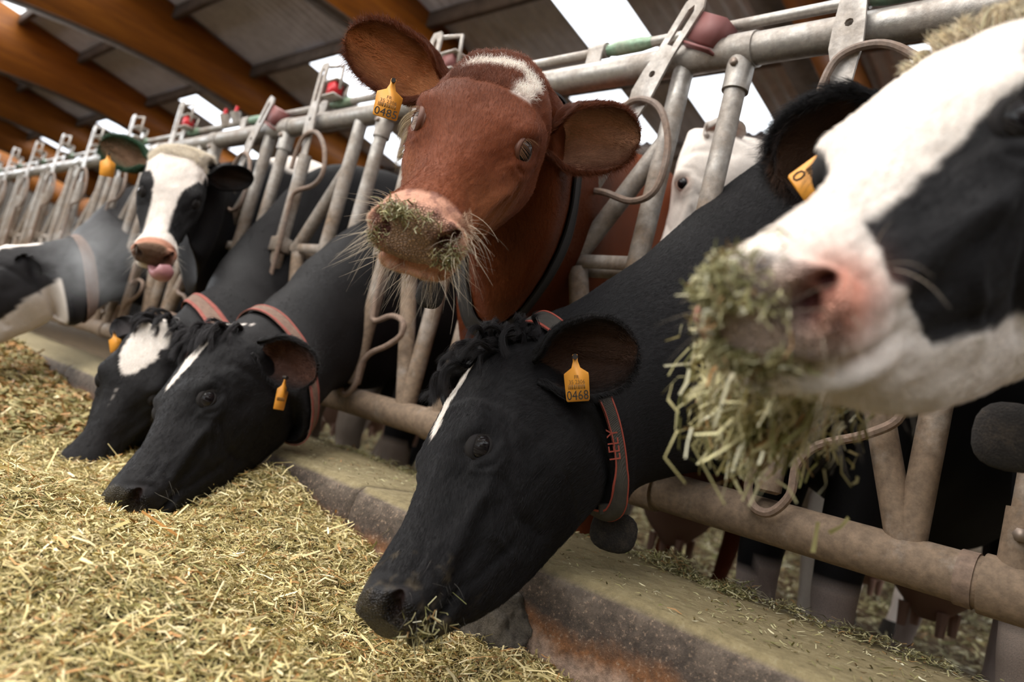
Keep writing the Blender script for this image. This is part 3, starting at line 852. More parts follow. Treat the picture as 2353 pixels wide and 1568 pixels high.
    # eyes: ball, lids
    for sx, en in ((1, 'R'), (-1, 'L')):
        if eye_open is None: break
        ce = hw((sx*.0835, .218, -.037)); out = nrm(c.R@np.array([sx*.92, .30, .20])); fa = nrm(c.R@np.array([0, 1, -.30])); fa = nrm(fa - out*(fa@out)); ub = np.cross(out, fa)
        if ub@(c.R@np.array([0, 0, 1.])) < 0: ub = -ub
        r = .0225*c.s
        vv_ = (G[headm].reshape(-1, 3) - ce); al = vv_@out; off_ = np.linalg.norm(vv_ - np.outer(al, out), axis=1); ok_ = (off_ < .009*c.s) & (al > -.03)
        ce = ce + out*(float(np.median(al[ok_])) - .50*r)
        Hce = (ce-c.t)@c.R/c.s
        mb = MB(); g = []; nL, nK = 14, 22
        vs = []
        for i2 in range(nL+1):
            ph = math.pi*i2/nL
            for k in range(nK):
                an = 2*math.pi*k/nK
                vs.append(ce + r*(math.cos(ph)*out + math.sin(ph)*(math.cos(an)*fa + math.sin(an)*ub)))
        fs = [[i2*nK+k, i2*nK+(k+1) % nK, (i2+1)*nK+(k+1) % nK, (i2+1)*nK+k] for i2 in range(nL) for k in range(nK)]
        mb.add(vs, fs); eb = mb.build('eye', M_EYE, root)
        if M > 120 and c.white_eye and en == 'R':
            # crescent of eye white in the inner corner
            vs = []; fs = []
            for i2 in range(7):
                for k in range(12):
                    rho = .50 + .45*i2/6; an = -1.0 + 2.0*k/11
                    vs.append(ce + r*1.012*(math.cos(rho)*out + math.sin(rho)*(math.cos(an)*fa + math.sin(an)*ub)))
            fs = [[i2*12+k, i2*12+k+1, (i2+1)*12+k+1, (i2+1)*12+k] for i2 in range(6) for k in range(11)]
            MB().add(vs, fs).build('eye_white', M_EYEW, eb)
        nK = 40; nr = 9; vs = []
        up_o, dn_o = eye_open
        for i2 in range(nr):
            f = i2/(nr-1)
            for k in range(nK):
                an = 2*math.pi*k/nK; ca, sa = math.cos(an), math.sin(an)
                A = .92; Bv = up_o*1.5 if sa > 0 else dn_o*1.5
                r0 = 1/math.sqrt((ca/A)**2 + (sa/Bv)**2)
                rho = r0 + (1.42-r0)*f
                rr = r*(1.045 + .10*math.sin(math.pi*min(1, f*1.7))*(.9 if sa > 0 else .5) + .02*math.sin(f*16)*(f > .15)*(f < .8))
                vs.append(ce + rr*(math.cos(rho)*out + math.sin(rho)*(ca*fa + sa*ub)))
        fs = [[i2*nK+k, i2*nK+(k+1) % nK, (i2+1)*nK+(k+1) % nK, (i2+1)*nK+k] for i2 in range(nr-1) for k in range(nK)]
        lc = coat(((np.array([ce+out*r]))-c.t)@c.R/c.s, np.array([ce]), np.array([10.]), nh)[0]
        lm_ = lidskin or M_LID
        ld = MB().add(vs, fs).build('eyelid', lm_, root)
        so = ld.modifiers.new('thick', 'SOLIDIFY'); so.thickness = .0016*c.s; so.offset = -1
        if M > 120:
            # lashes
            st = []
            for k in range(46):
                an = math.pi*(.12 + .76*(k+RNG.rand())/46); ca, sa = math.cos(an), math.sin(an)
                Bv = up_o*1.5; r0 = 1/math.sqrt((ca/.92)**2 + (sa/Bv)**2)
                p0 = ce + r*1.12*(math.cos(r0)*out + math.sin(r0)*(ca*fa + sa*ub))
                L = .017*c.s*(.7+.5*RNG.rand()); d = nrm(out*.75 - ub*.55 + fa*ca*.3 + RNG.randn(3)*.08)
                st.append([p0 + d*L*t - ub*L*.35*t*t for t in np.linspace(0, 1, 5)])
            hair_obj('eyelashes', np.array(st), np.full(len(st), .00022), np.tile(np.array(eye_col or (.02, .015, .012)), (len(st), 1)), root)
    c.up_axis = c.R[:, 2]
    COWS.append(c)
    return c

def hair_obj(name, S, rad, col, parent, taper=True):
    """S: (n, k, 3) world points"""
    n, k = S.shape[:2]
    hc = bpy.data.hair_curves.new(name)
    hc.add_curves([k]*n)
    off = wloc(parent) if parent is not None else np.zeros(3)
    hc.attributes['position'].data.foreach_set('vector', (S - off).astype(np.float32).ravel())
    ra = hc.attributes.get('radius') or hc.attributes.new('radius', 'FLOAT', 'POINT')
    tp = np.linspace(1, .12, k) if taper else np.ones(k)
    ra.data.foreach_set('value', (rad[:, None]*tp[None]).astype(np.float32).ravel())
    ca = hc.attributes.new('coat', 'FLOAT_COLOR', 'CURVE')
    cc = np.ones((n, 4), np.float32); cc[:, :3] = col
    ca.data.foreach_set('color', cc.ravel())
    hc.materials.append(M_FUR)
    o = bpy.data.objects.new(name, hc); COL.objects.link(o)
    if parent is not None: o.parent = parent
    o['kind'] = 'stuff'
    return o
def grow(c, n, tmin, tmax, length, rad, lift=.25, jit=.25, name='fur', mask=None, colfn=None, lenfn=None, thr=-.15, flowfn=None, curl=0, k=4, bright=1.0):
    G, T, Nn = c.G, c.T, c.N; S, M = G.shape[:2]
    a = G[:-1]; A = np.linalg.norm(np.cross(np.roll(a, -1, 1)-a, G[1:]-a), axis=2)
    w = A.copy(); w[(T[:-1] < tmin) | (T[:-1] > tmax)] = 0
    vd = CAM - a; vd /= np.linalg.norm(vd, axis=2, keepdims=True)
    w[(Nn[:-1]*vd).sum(2) < thr] = 0
    Hc = (a - c.t)@c.R/c.s
    if mask is not None: w = w*mask(Hc, T[:-1][:, None])
    # keep the eye and nostril openings free
    for sx in (1, -1):
        d = (Hc - np.array([sx*.098, .218, -.037]))/np.array([.05, .021, .017]); w[(d**2).sum(2) < 1] = 0
        d = (Hc - np.array([sx*.042, .474, -.078]))/np.array([.018, .03, .018]); w[(d**2).sum(2) < 1] = 0
    w = w.ravel(); w = w/w.sum()
    idx = RNG.choice(len(w), n, p=w); si, mi = idx//M, idx % M; m2 = (mi+1) % M
    u, v = RNG.rand(n, 1), RNG.rand(n, 1)
    p = G[si, mi]*(1-u)*(1-v) + G[si, m2]*u*(1-v) + G[si+1, mi]*(1-u)*v + G[si+1, m2]*u*v
    nn = Nn[si, mi]; fl = G[si+1, mi] - G[si, mi]; fl /= np.linalg.norm(fl, axis=1, keepdims=True)+1e-9
    Hp = (p - c.t)@c.R/c.s; Tp = T[si]
    if flowfn is not None: fl = flowfn(Hp, p, fl, nn, Tp)
    fl = fl + RNG.randn(n, 3)*jit + .35*np.stack([noise3(p, 9, 1), noise3(p, 9, 2), noise3(p, 9, 3)], 1)
    fl -= nn*(fl*nn).sum(1, keepdims=True); fl /= np.linalg.norm(fl, axis=1, keepdims=True)+1e-9
    L = length*(.6+.8*RNG.rand(n))
    if lenfn is not None: L = L*lenfn(Hp, Tp)
    li = lift*(.6+.8*RNG.rand(n))
    t = np.linspace(0, 1, k)
    d0 = fl*np.cos(li)[:, None] + nn*np.sin(li)[:, None]
    Sx = p[:, None] - nn[:, None]*.0004 + d0[:, None]*(L[:, None]*t)[..., None] - nn[:, None]*((L*np.sin(li)*.55)[:, None]*t**2)[..., None]
    if curl:
        ph = RNG.rand(n)*6.28; sd = np.cross(nn, fl)
        cl = curl*(.6+.8*RNG.rand(n))
        Sx = Sx + sd[:, None]*(cl[:, None]*np.sin(t[None]*7+ph[:, None])*t)[..., None] + nn[:, None]*(cl[:, None]*np.cos(t[None]*7+ph[:, None])*t)[..., None]
    col = (colfn or c.coat)(Hp, p, Tp, c.nh)*(.75+.5*RNG.rand(n, 1))*bright
    return hair_obj(name, Sx, np.full(n, rad)*(.7+.6*RNG.rand(n)), np.clip(col, 0, 1), c.root)
def ear_fur(c, ei, n_out, n_in, L=.012, rad=.00022, fringe=500, Lf=.03, incol=None):
    rad = rad*1.35; fringe = int(fringe*1.5)
    e = c.ears[ei]; g = e['g']; gi = e['gi']; nu_, k = g.shape[:2]; nv_ = k//2
    ds = np.gradient(g, axis=0); dt = np.roll(g, -1, 1)-np.roll(g, 1, 1); nn = np.cross(dt, ds); nn /= np.linalg.norm(nn, axis=2, keepdims=True)+1e-9
    cenv = g.mean(1, keepdims=True)
    # normals must point away from the sheet middle
    mid = (g[:, :nv_] + g[:, nv_:][:, ::-1])/2; ref = np.concatenate([g[:, :nv_]-mid, (g[:, nv_:][:, ::-1]-mid)[:, ::-1]], 1)
    sg = np.sign((nn*ref).sum(2)); sg[sg == 0] = 1; nn = nn*sg[..., None]
    S = []; Cc = []; Rr = []
    for (cnt, sel, LL) in ((n_out, 0, L), (n_in, 1, L*.9)):
        i = RNG.randint(0, nu_-2, cnt); j = RNG.randint(0, nv_-1, cnt) + (0 if sel else nv_)
        u, v = RNG.rand(cnt, 1), RNG.rand(cnt, 1)
        p = g[i, j]*(1-u)*(1-v)+g[i, j+1]*u*(1-v)+g[i+1, j]*(1-u)*v+g[i+1, j+1]*u*v
        n = nn[i, j]; out = p - (e['B'] + np.outer((p-e['B'])@e['a'], e['a'])); out /= np.linalg.norm(out, axis=1, keepdims=True)+1e-9
        f = e['a'] + out*.45 + RNG.randn(cnt, 3)*.25
        f -= n*(f*n).sum(1, keepdims=True); f /= np.linalg.norm(f, axis=1, keepdims=True)
        l = LL*(.5+RNG.rand(cnt)); li = .35*(.5+RNG.rand(cnt)); t = np.linspace(0, 1, 4)
        d0 = f*np.cos(li)[:, None]+n*np.sin(li)[:, None]
        S.append(p[:, None]+d0[:, None]*(l[:, None]*t)[..., None]-n[:, None]*((l*np.sin(li)*.5)[:, None]*t**2)[..., None])
        vv = np.abs((j % nv_)/(nv_-1)*2-1)[:, None]
        if sel:
            core = np.clip(1.3-vv*1.35, 0, 1)*.9
            col = e['col']*(1-core) + (np.array(incol) if incol is not None else e['inner'])*core
        else: col = np.tile(e['col'], (cnt, 1))
        Cc.append(col*(.7+.6*RNG.rand(cnt, 1))); Rr.append(np.full(cnt, rad))
    # fringe along the rim
    i = RNG.randint(1, nu_-1, fringe); sdn = RNG.randint(0, 2, fringe); j = np.where(sdn == 0, 0, nv_-1)
    p = g[i, j] + RNG.randn(fringe, 3)*.0015
    out = p - (e['B'] + np.outer((p-e['B'])@e['a'], e['a'])); out /= np.linalg.norm(out, axis=1, keepdims=True)+1e-9
    f = out*.8 + e['a']*.6 + e['n']*.25 + RNG.randn(fringe, 3)*.3; f /= np.linalg.norm(f, axis=1, keepdims=True)
    l = Lf*(.3+RNG.rand(fringe))*.7; t = np.linspace(0, 1, 4)
    S.append(p[:, None]+f[:, None]*(l[:, None]*t)[..., None] + (np.array([0, 0, -1.])*(l*.25)[:, None])[:, None]*(t**2)[None, :, None]); Cc.append(np.tile(e['col']*1.2, (fringe, 1))*(.7+.6*RNG.rand(fringe, 1))); Rr.append(np.full(fringe, rad*.9))
    return hair_obj('ear_fur', np.concatenate(S), np.concatenate(Rr), np.clip(np.concatenate(Cc), 0, 1), c.root)
def whiskers(c, n, L=.05, rad=.00028, col=(.62, .52, .40), chin=True):
    G, T, Nn = c.G, c.T, c.N; S, M = G.shape[:2]
    Hc = (G - c.t)@c.R/c.s; ok = (Hc[..., 1] > .38) & (T[:, None] < 8) & ((Hc[..., 2] < -.125) | ((np.abs(Hc[..., 0]) > .048) & (Hc[..., 2] < -.07)))
    ii = np.argwhere(ok); pick = ii[RNG.randint(0, len(ii), n)]
    p = G[pick[:, 0], pick[:, 1]]; nn = Nn[pick[:, 0], pick[:, 1]]
    d = nn*1.0 + c.R[:, 1]*.35 + np.array([0, 0, -.35]) + RNG.randn(n, 3)*.28; d /= np.linalg.norm(d, axis=1, keepdims=True)
    l = L*(.25+RNG.rand(n)**1.6); t = np.linspace(0, 1, 7)
    sd = np.cross(d, RNG.randn(n, 3)); sd /= np.linalg.norm(sd, axis=1, keepdims=True)
    Sx = p[:, None] + d[:, None]*(l[:, None]*t)[..., None] + sd[:, None]*((l*.25)[:, None]*t**2)[..., None] + np.array([0, 0, -1.])*((l*.2)[:, None]*t**2)[..., None]
    return hair_obj('whiskers', Sx, np.full(n, rad)*(.6+.7*RNG.rand(n)), np.array(col)*(.4+.9*RNG.rand(n, 1)), c.root)

def band(c, f0, f1, off, name, m, parent, u0=0, u1=1, pitch=None, thick=.003):
    """strap lying on the body between two loft positions f0..f1 (fractions of the neck), as a closed loop"""
    T = c.T
    def ring(t):
        i = np.searchsorted(T, t); i = min(max(i, 1), len(T)-1); a = (t-T[i-1])/(T[i]-T[i-1]+1e-9)
        return c.G[i-1]*(1-a)+c.G[i]*a, nnorm(c.N[i-1]*(1-a)+c.N[i]*a)
    rows = []
    for f in np.linspace(f0, f1, 5):
        g, n = ring(f); rows.append((g, n))
    M = rows[0][0].shape[0]; st = max(1, M//80); ids = np.arange(0, M, st)
    vs = []; 
    for lay in (off+thick, off):
        for g, n in rows: vs.append(g[ids]+n[ids]*lay)
    k = len(ids); V = np.concatenate(vs); fs = []
    for i in range(4):
        for j in range(k):
            j2 = (j+1) % k; fs.append([i*k+j, i*k+j2, (i+1)*k+j2, (i+1)*k+j])
            fs.append([(5+i)*k+j2, (5+i)*k+j, (6+i)*k+j, (6+i)*k+j2])
    for j in range(k):
        j2 = (j+1) % k; fs.append([j2, j, 5*k+j, 5*k+j2]); fs.append([4*k+j, 4*k+j2, 9*k+j2, 9*k+j])
    o = MB().add(V, fs).build(name, m, parent)
    return o
def nnorm(a): return a/(np.linalg.norm(a, axis=-1, keepdims=True)+1e-12)

def text_mesh(txt, size, origin, xd, yd, m, parent, name='printed_text', depth_=.0003, sx=1.0):
    cu = bpy.data.curves.new('t', 'FONT'); cu.body = txt; cu.size = size; cu.align_x = 'CENTER'; cu.align_y = 'CENTER'; cu.resolution_u = 2; cu.fill_mode = 'BOTH'
    to = bpy.data.objects.new('t', cu); COL.objects.link(to)
    dg = bpy.context.evaluated_depsgraph_get(); me = bpy.data.meshes.new_from_object(to.evaluated_get(dg))
    bpy.data.objects.remove(to)
    zd = np.cross(xd, yd)
    mm = Matrix.Identity(4)
    for i in range(3): mm[i][0], mm[i][1], mm[i][2], mm[i][3] = xd[i]*sx, yd[i], zd[i], origin[i]
    me.transform(mm)
    return obj(name, me, m, parent)
def surf(c, x, y, lift=.004, rad=16):
    """point on the cow's surface seen at a photograph pixel, lifted a little towards the viewer"""
    g = c.G.reshape(-1, 3); nn = c.N.reshape(-1, 3); d = g - CAM; z = d@CF; u = W/2 + FPX*(d@CR)/z; v = H/2 - FPX*(d@CU)/z
    k = np.argsort((u-x)**2 + (v-y)**2 + 1e6*((nn*d).sum(1) > 0))[:6]
    return px(x, y, D=float(z[k].mean()) - lift)
def locks(c, n, per, length, r0, curl, turns, region, dirf, col, rad=.0003, name='curly_locks', sag=.3, spread=.004, zmin=-.03, zmax=1.0):
    """tufts of hair gathered in locks that curl together"""
    G, T, Nn = c.G, c.T, c.N; Hc = (G-c.t)@c.R/c.s
    ok = (Hc[..., 0] > region[0]) & (Hc[..., 0] < region[1]) & (Hc[..., 1] > region[2]) & (Hc[..., 1] < region[3]) & (Hc[..., 2] > zmin) & (Hc[..., 2] < zmax) & (T[:, None] < NH+1.5)
    ii = np.argwhere(ok); k = 14; t = np.linspace(0, 1, k); out = []; cols = []
    for a in range(n):
        i, j = ii[RNG.randint(len(ii))]; p = G[i, j]; nm = Nn[i, j]; d = nrm(np.asarray(dirf(Hc[i, j])) + RNG.randn(3)*.22); d = nrm(c.R@d)
        L = length*(.65+.7*RNG.rand()); sd = nrm(np.cross(d, nm)); up = np.cross(sd, d); cr = curl*(.6+.8*RNG.rand()); ph0 = RNG.rand()*6.28; tn = turns*(.7+.6*RNG.rand())
        an = ph0 + t*tn*6.283
        guide = p + np.outer(t*L, d) + np.outer(np.sin(math.pi*np.minimum(1, t*.9))*L*.30, nm) + np.outer(cr*(np.cos(an)-math.cos(ph0))*t**.5, up) + np.outer(cr*(np.sin(an)-math.sin(ph0))*t**.5, sd) + np.outer(-(t**2)*L*sag, [0, 0, 1.])
        o = RNG.randn(per, 3)*r0; tip = RNG.randn(per, 3)*spread
        g = guide[None] + o[:, None]*(1-.55*t)[None, :, None] + tip[:, None]*(t**2)[None, :, None]
        out.append(g); cols.append(np.tile(np.asarray(col), (per, 1))*(.4+1.3*RNG.rand(per, 1)**1.5))
    return hair_obj(name, np.concatenate(out), np.full(n*per, rad)*(.7+.6*RNG.rand(n*per)), np.clip(np.concatenate(cols), 0, 1), c.root)
TAGSHAPE = [(-.0045, .0), (-.0045, .012), (-.008, .024), (-.022, .034), (-.0225, .040), (-.021, .082), (-.019, .085), (.019, .085), (.021, .082), (.0225, .040), (.022, .034), (.008, .024), (.0045, .012), (.0045, .0)]
def ear_tag(c, ax, ay, D, dx, dy, size=1.0, lines=None, toward=0.0, wmul=1.0, side=0.0):
    """top of the tag at pixel (ax, ay) at depth D; (dx, dy): image direction in which it hangs"""
    o = px(ax, ay, D=D); dn = nrm(CR*dx - CU*dy + (-CF)*toward)
    n = nrm(nrm(CAM-o) + nrm(np.cross(dn, CF))*side); n = nrm(n - dn*(n@dn)); x = np.cross(-dn, n)  # x to the right seen from the front
    sh = [(a*size*wmul, b*size) for a, b in TAGSHAPE]
    vs = [o + x*a + dn*b + n*.0012 for a, b in sh] + [o + x*a + dn*b for a, b in sh]; k = len(sh)
    fs = [list(range(k)), list(range(2*k-1, k-1, -1))] + [[i, k+i, k+(i+1) % k, (i+1) % k] for i in range(k)]
    mb = MB().add(vs, fs); t = mb.build('ear_tag', M_TAG, c.root, smooth=False)
    MB().tube([o + dn*.004*size - n*.006, o + dn*.004*size + n*.006], [.0055*size, .0048*size], 12).build('tag_stud', M_INK, t)
    for (txt, b, s, mm, sx) in (lines or []):
        if txt == '|||':
            r = random.Random(4); a = -.016
            mb = MB()
            while a < .016:
                w_ = r.choice([.0003, .0005, .0008]); mb.box(o + x*a*size*wmul + dn*b*size + n*.0015, x*w_*size*wmul, dn*s*size*.5, n*.0002); a += w_*2+r.choice([.0007, .0011])
            mb.build('barcode', mm, t, smooth=False)
        else:
            text_mesh(txt, s*size, o + dn*b*size + n*.0016 - x*(.0145*size*wmul if txt == '0' else 0), x, -dn, mm, t, 'tag_number' if len(txt) <= 4 else 'tag_code', sx=sx*wmul)
    return t
def chips(name, pos_, dirs, nrmv, L, Wd, cols, parent=None, label=None, cat=None, kind='stuff', bend=.12, loc=None):
    """flat bent strips: 6 vertices, 2 quads each"""
    n = len(pos_); d = nnorm(dirs); s = nnorm(np.cross(d, nrmv)); up = np.cross(s, d)
    L = L[:, None]; Wd = Wd[:, None]; bn = (RNG.randn(n, 1)*bend)*L; sw = (RNG.randn(n, 1)*bend)*L
    A = pos_ - d*L/2; Bm = pos_ + up*bn + s*sw; Cm = pos_ + d*L/2
    tw = nnorm(s + up*RNG.randn(n, 1)*.4)
    V = np.stack([A-s*Wd/2, A+s*Wd/2, Bm-tw*Wd/2, Bm+tw*Wd/2, Cm-s*Wd/2*.8, Cm+s*Wd/2*.8], 1).reshape(-1, 3)
    base = np.arange(n)[:, None]*6
    F = np.concatenate([base+np.array([0, 1, 3, 2]), base+np.array([2, 3, 5, 4])], 1)
    me = mesh_np(name, V, F.ravel(), np.full(2*n, 4), True, np.repeat(cols, 6, 0))
    o = obj(name, me, M_STRAW, parent, loc)
    return tag(o, label, cat, None, kind)
STRAWPAL = np.array([(.42, .37, .17), (.55, .50, .27), (.68, .62, .38), (.24, .23, .085), (.16, .16, .055), (.34, .21, .085), (.48, .27, .11), (.74, .70, .50), (.30, .27, .12)])
STRAWP = np.array([.20, .20, .13, .14, .08, .07, .03, .05, .10])
def strawcols(n, p=STRAWP, mul=1.0):
    c = STRAWPAL[RNG.choice(len(STRAWPAL), n, p=p/p.sum())]
    return np.clip(c*(.75+.5*RNG.rand(n, 1))*mul, 0, 1)
M_UDDER = flat('pink_udder_skin', (.42, .25, .19), .5)
M_TAIL = flat('tail_hair', (.06, .05, .045), .7)

# ------------------------------------------------------------------ coat patterns
BLACK = np.array([.0085, .0075, .0080]); WHITE = np.array([.80, .72, .65]); PINK = np.array([.56, .25, .18]); RED = np.array([.150, .034, .0075])
def sm(a, w): return np.clip(a/w + .5, 0, 1)
def lay(c, col, m): return c*(1-m[:, None]) + np.asarray(col)[None]*m[:, None]
def base_black(h, w, T, nh):
    c = np.tile(BLACK, (len(h), 1)) * (1 + .35*fbm(w, 14, 3, 2))[:, None]
    return np.clip(c, .004, 1)
def muzzle_skin(c, h, col, y0=.448, zlo=-.125):
    m = sm(h[:, 1] - (y0 + .25*np.abs(h[:, 0]) - .15*np.minimum(0, h[:, 2]+.08)), .008)*sm(h[:, 2]-zlo, .01)
    return lay(c, col, m)
def coat_near(h, w, T, nh):
    c = base_black(h, w, T, nh)
    y = h[:, 1]; wd = np.interp(y, [.035, .06, .11, .15, .19, .21], [.002, .016, .024, .016, .006, -.003])
    n = .004*fbm(h, 60, 2)
    c = lay(c, WHITE*1.05, sm(wd - np.abs(h[:, 0] - .016) + n, .004)*(h[:, 2] > -.02)*(T < nh))
    c = muzzle_skin(c, h, (.035, .030, .027))
    c = lay(c, (.10, .075, .045), sm(.03*fbm(h, 70, 5) - .012 + (h[:, 1]-.43)*.25, .02)*.5*(h[:, 1] > .36)*(T < nh))
    leg = (w[:, 2] < -.13+.05*noise3(w, 6, 4)) & (T > 50)
    return lay(c, (.55, .45, .40), leg.astype(float))
def coat_black2(h, w, T, nh):
    c = base_black(h, w, T, nh)
    y = h[:, 1]; x = h[:, 0]; wd = np.interp(y, [.03, .05, .10, .15, .185, .215], [.004, .020, .025, .020, .008, -.004]); xc = np.interp(y, [.06, .10, .15, .19], [-.010, -.004, .004, .022])
    c = lay(c, WHITE, sm(wd - np.abs(x - xc) + .005*fbm(h, 55, 2), .005)*(h[:, 2] > -.02)*(T < nh))
    c = muzzle_skin(c, h, (.06, .05, .035))
    leg = (w[:, 2] < -.10+.05*noise3(w, 6, 4)) & (T > 50)
    return lay(c, (.42, .34, .28), leg.astype(float))
def coat_black3(h, w, T, nh):
    c = base_black(h, w, T, nh)*1.15
    y = h[:, 1]; x = h[:, 0]; wd = np.interp(y, [.025, .05, .09, .13, .18, .215], [.012, .050, .060, .050, .028, -.004])
    c = lay(c, WHITE, sm(wd - np.abs(x - .006) + .008*fbm(h, 45, 2), .006)*(h[:, 2] > -.02)*(T < nh))
    c = muzzle_skin(c, h, (.07, .055, .045))
    leg = (w[:, 2] < .05) & (T > 50)
    return lay(c, (.42, .34, .28), leg.astype(float))
def coat_red(h, w, T, nh):
    f = fbm(w, 7, 3, 3); c = np.tile(RED, (len(h), 1))*(1+.28*f)[:, None]
    c = lay(c, (.42, .17, .065), .55*sm(-(h[:, 2]+.10) - .0 + .03*f, .09)*sm(.40-h[:, 1], .2)*sm(h[:, 1]-.20, .06)*(T < nh+1))
    # white star: a band over the poll that runs down the cow's left side of the forehead
    y, x = h[:, 1], h[:, 0]; n = .012*fbm(h, 45, 2, 3)
    b1 = sm(.014 - np.abs(y - (.070 + 9*(x-.0)**2)) + n, .008)*sm(.058-np.abs(x), .012)
    b2 = sm(.013 - np.abs(x + .052) + n, .008)*sm(.036-np.abs(y-.112), .01)
    c = lay(c, (.86, .76, .68), np.clip(b1+b2, 0, 1)*(T < nh)*(h[:, 2] > -.04))
    # pale whitish hair round the muzzle and chin, pink skin on the nose
    c = lay(c, (.50, .24, .12), .65*sm(y-.40, .05)*(T < nh)*sm(-.09-h[:, 2], .05))
    c = lay(c, (.60, .30, .20), sm(y-(.425+.0*np.abs(x)), .012)*sm(h[:, 2]+.135, .012)*(T < nh))
    c = lay(c, (.52, .34, .22), sm(y-.462, .008)*sm(.034-np.abs(x), .01)*(T < nh)*sm(h[:, 2]+.128, .01)*.8)
    c = lay(c, (.78, .42, .34), np.exp(-((h[:, 2]+.142+(.47-y)*.1)/.006)**2)*sm(.036-np.abs(x), .006)*(y > .43)*(T < nh))
    c = lay(c, (.18, .07, .055), .6*sm(.03*fbm(h, 90, 8)-.012, .01)*(y > .42)*(T < nh))
    return np.clip(c, .005, 1)
def coat_wface(h, w, T, nh):
    c = np.tile(WHITE, (len(h), 1))*(1+.08*fbm(h, 30, 3))[:, None]
    y = h[:, 1]; x = np.abs(h[:, 0] - .012*sm(y-.2, .06)); n = .006*fbm(h, 40, 6)
    half = np.interp(y, [0, .06, .12, .17, .21, .26, .31, .36, .40, .48], [.10, .10, .090, .066, .046, .040, .042, .062, .10, .12])
    dark = sm(x + n - half, .006)
    dark = np.maximum(dark, sm(-.03 - h[:, 2] - .02*(y < .1) + n, .01)*sm(.385-y, .01)*sm(x-.035, .01))
    dark = np.where(T > nh-1.2, 1.0, dark)
    dark = np.where(T > nh+1, 1 - sm(w[:, 2] - .86 - .07*noise3(w, 4, 9) - .22*np.clip(.85-w[:, 1], 0, 1), .02)*(T < 50), dark)
    c = lay(c, BLACK, dark)
    c = lay(c, (.55, .26, .17), sm(y-.425, .008)*sm(h[:, 2]+.13, .01)*(T < nh))
    c = lay(c, (.13, .08, .04), sm(y-.448, .008)*sm(.048-x, .01)*sm(h[:, 2]+.13, .01)*(T < nh)*.8)
    return c
FOREPOLY = np.array([(-.02, .03), (.12, .02), (.20, .0)])
def coat_fore(h, w, T, nh):
    c = np.tile(WHITE*1.03, (len(h), 1))*(1+.05*fbm(h, 25, 3))[:, None]
    y = h[:, 1]; x = h[:, 0]; z = h[:, 2]; n = .010*fbm(h, 16, 6) + .004*fbm(h, 70, 7)
    # black patch over each eye and cheek (left side in view)
    top = np.interp(y, [.0, .08, .16, .22, .25, .28, .33, .375, .40], [.020, .012, .004, -.010, -.030, -.042, -.053, -.056, -.09])
    bot = np.interp(y, [.0, .08, .16, .21, .24, .30, .35, .365, .40], [-.215, -.205, -.205, -.202, -.189, -.178, -.160, -.118, -.094])
    patch = sm(top - z + n*.6, .006)*sm(z - bot + n*.6, .006)*sm(.40-y+n*.3, .006)*(np.abs(x) > .02)
    c = lay(c, BLACK*1.2, patch*(T < nh+.5))
    c = lay(c, BLACK*1.2, (T >= nh+.5).astype(float)*sm(.15*fbm(w, 3, 8)+.12, .02))
    rn = np.exp(-(((np.abs(x)-.055)/.022)**2 + ((y-.452)/.035)**2 + ((z+.085)/.028)**2)*.8)
    c = lay(c, (.66, .22, .13), np.clip(rn*1.1, 0, .85)*(T < nh))
    c = lay(c, (.60, .40, .30), sm(y-.462, .012)*sm(z+.135, .02)*(T < nh)*.6)
    c = lay(c, (.06, .05, .05), sm(.03*fbm(h, 50, 9)-.012, .01)*sm(y-.46, .01)*(T < nh)*.8)
    leg = (w[:, 2] < -.1+.05*noise3(w, 6, 4)) & (T > 50)
    return lay(c, (.62, .50, .42), leg.astype(float))
def coat_white(h, w, T, nh):
    c = np.tile(WHITE, (len(h), 1))*(1+.05*fbm(w, 12, 3))[:, None]
    e = (((np.abs(h[:, 0])-.09)/.03)**2 + ((h[:, 1]-.225)/.03)**2 + ((h[:, 2]+.037)/.03)**2)
    c = lay(c, (.45, .33, .27), np.clip(1.6-e, 0, 1)*.6*(T < nh))
    return lay(c, (.58, .27, .22), sm(h[:, 1]-.43, .015)*(T < nh))
def coat_far(h, w, T, nh):
    c = base_black(h, w, T, nh)*1.6
    y, x, z = h[:, 1], h[:, 0], h[:, 2]; n = .010*fbm(h, 20, 6)
    c = lay(c, WHITE, sm(.055-np.abs(x)+n, .008)*sm(.30-y, .02)*(z > -.03)*(T < nh))
    c = lay(c, WHITE*.85, sm(-.165-z+n, .008)*(T < nh))
    leg = (w[:, 2] < .0) & (T > 50)
    return lay(c, (.42, .34, .28), leg.astype(float))
def coat_plain_black(h, w, T, nh):
    c = base_black(h, w, T, nh)*1.2
    leg = (w[:, 2] < .02) & (T > 50)
    return lay(c, (.42, .34, .28), leg.astype(float))

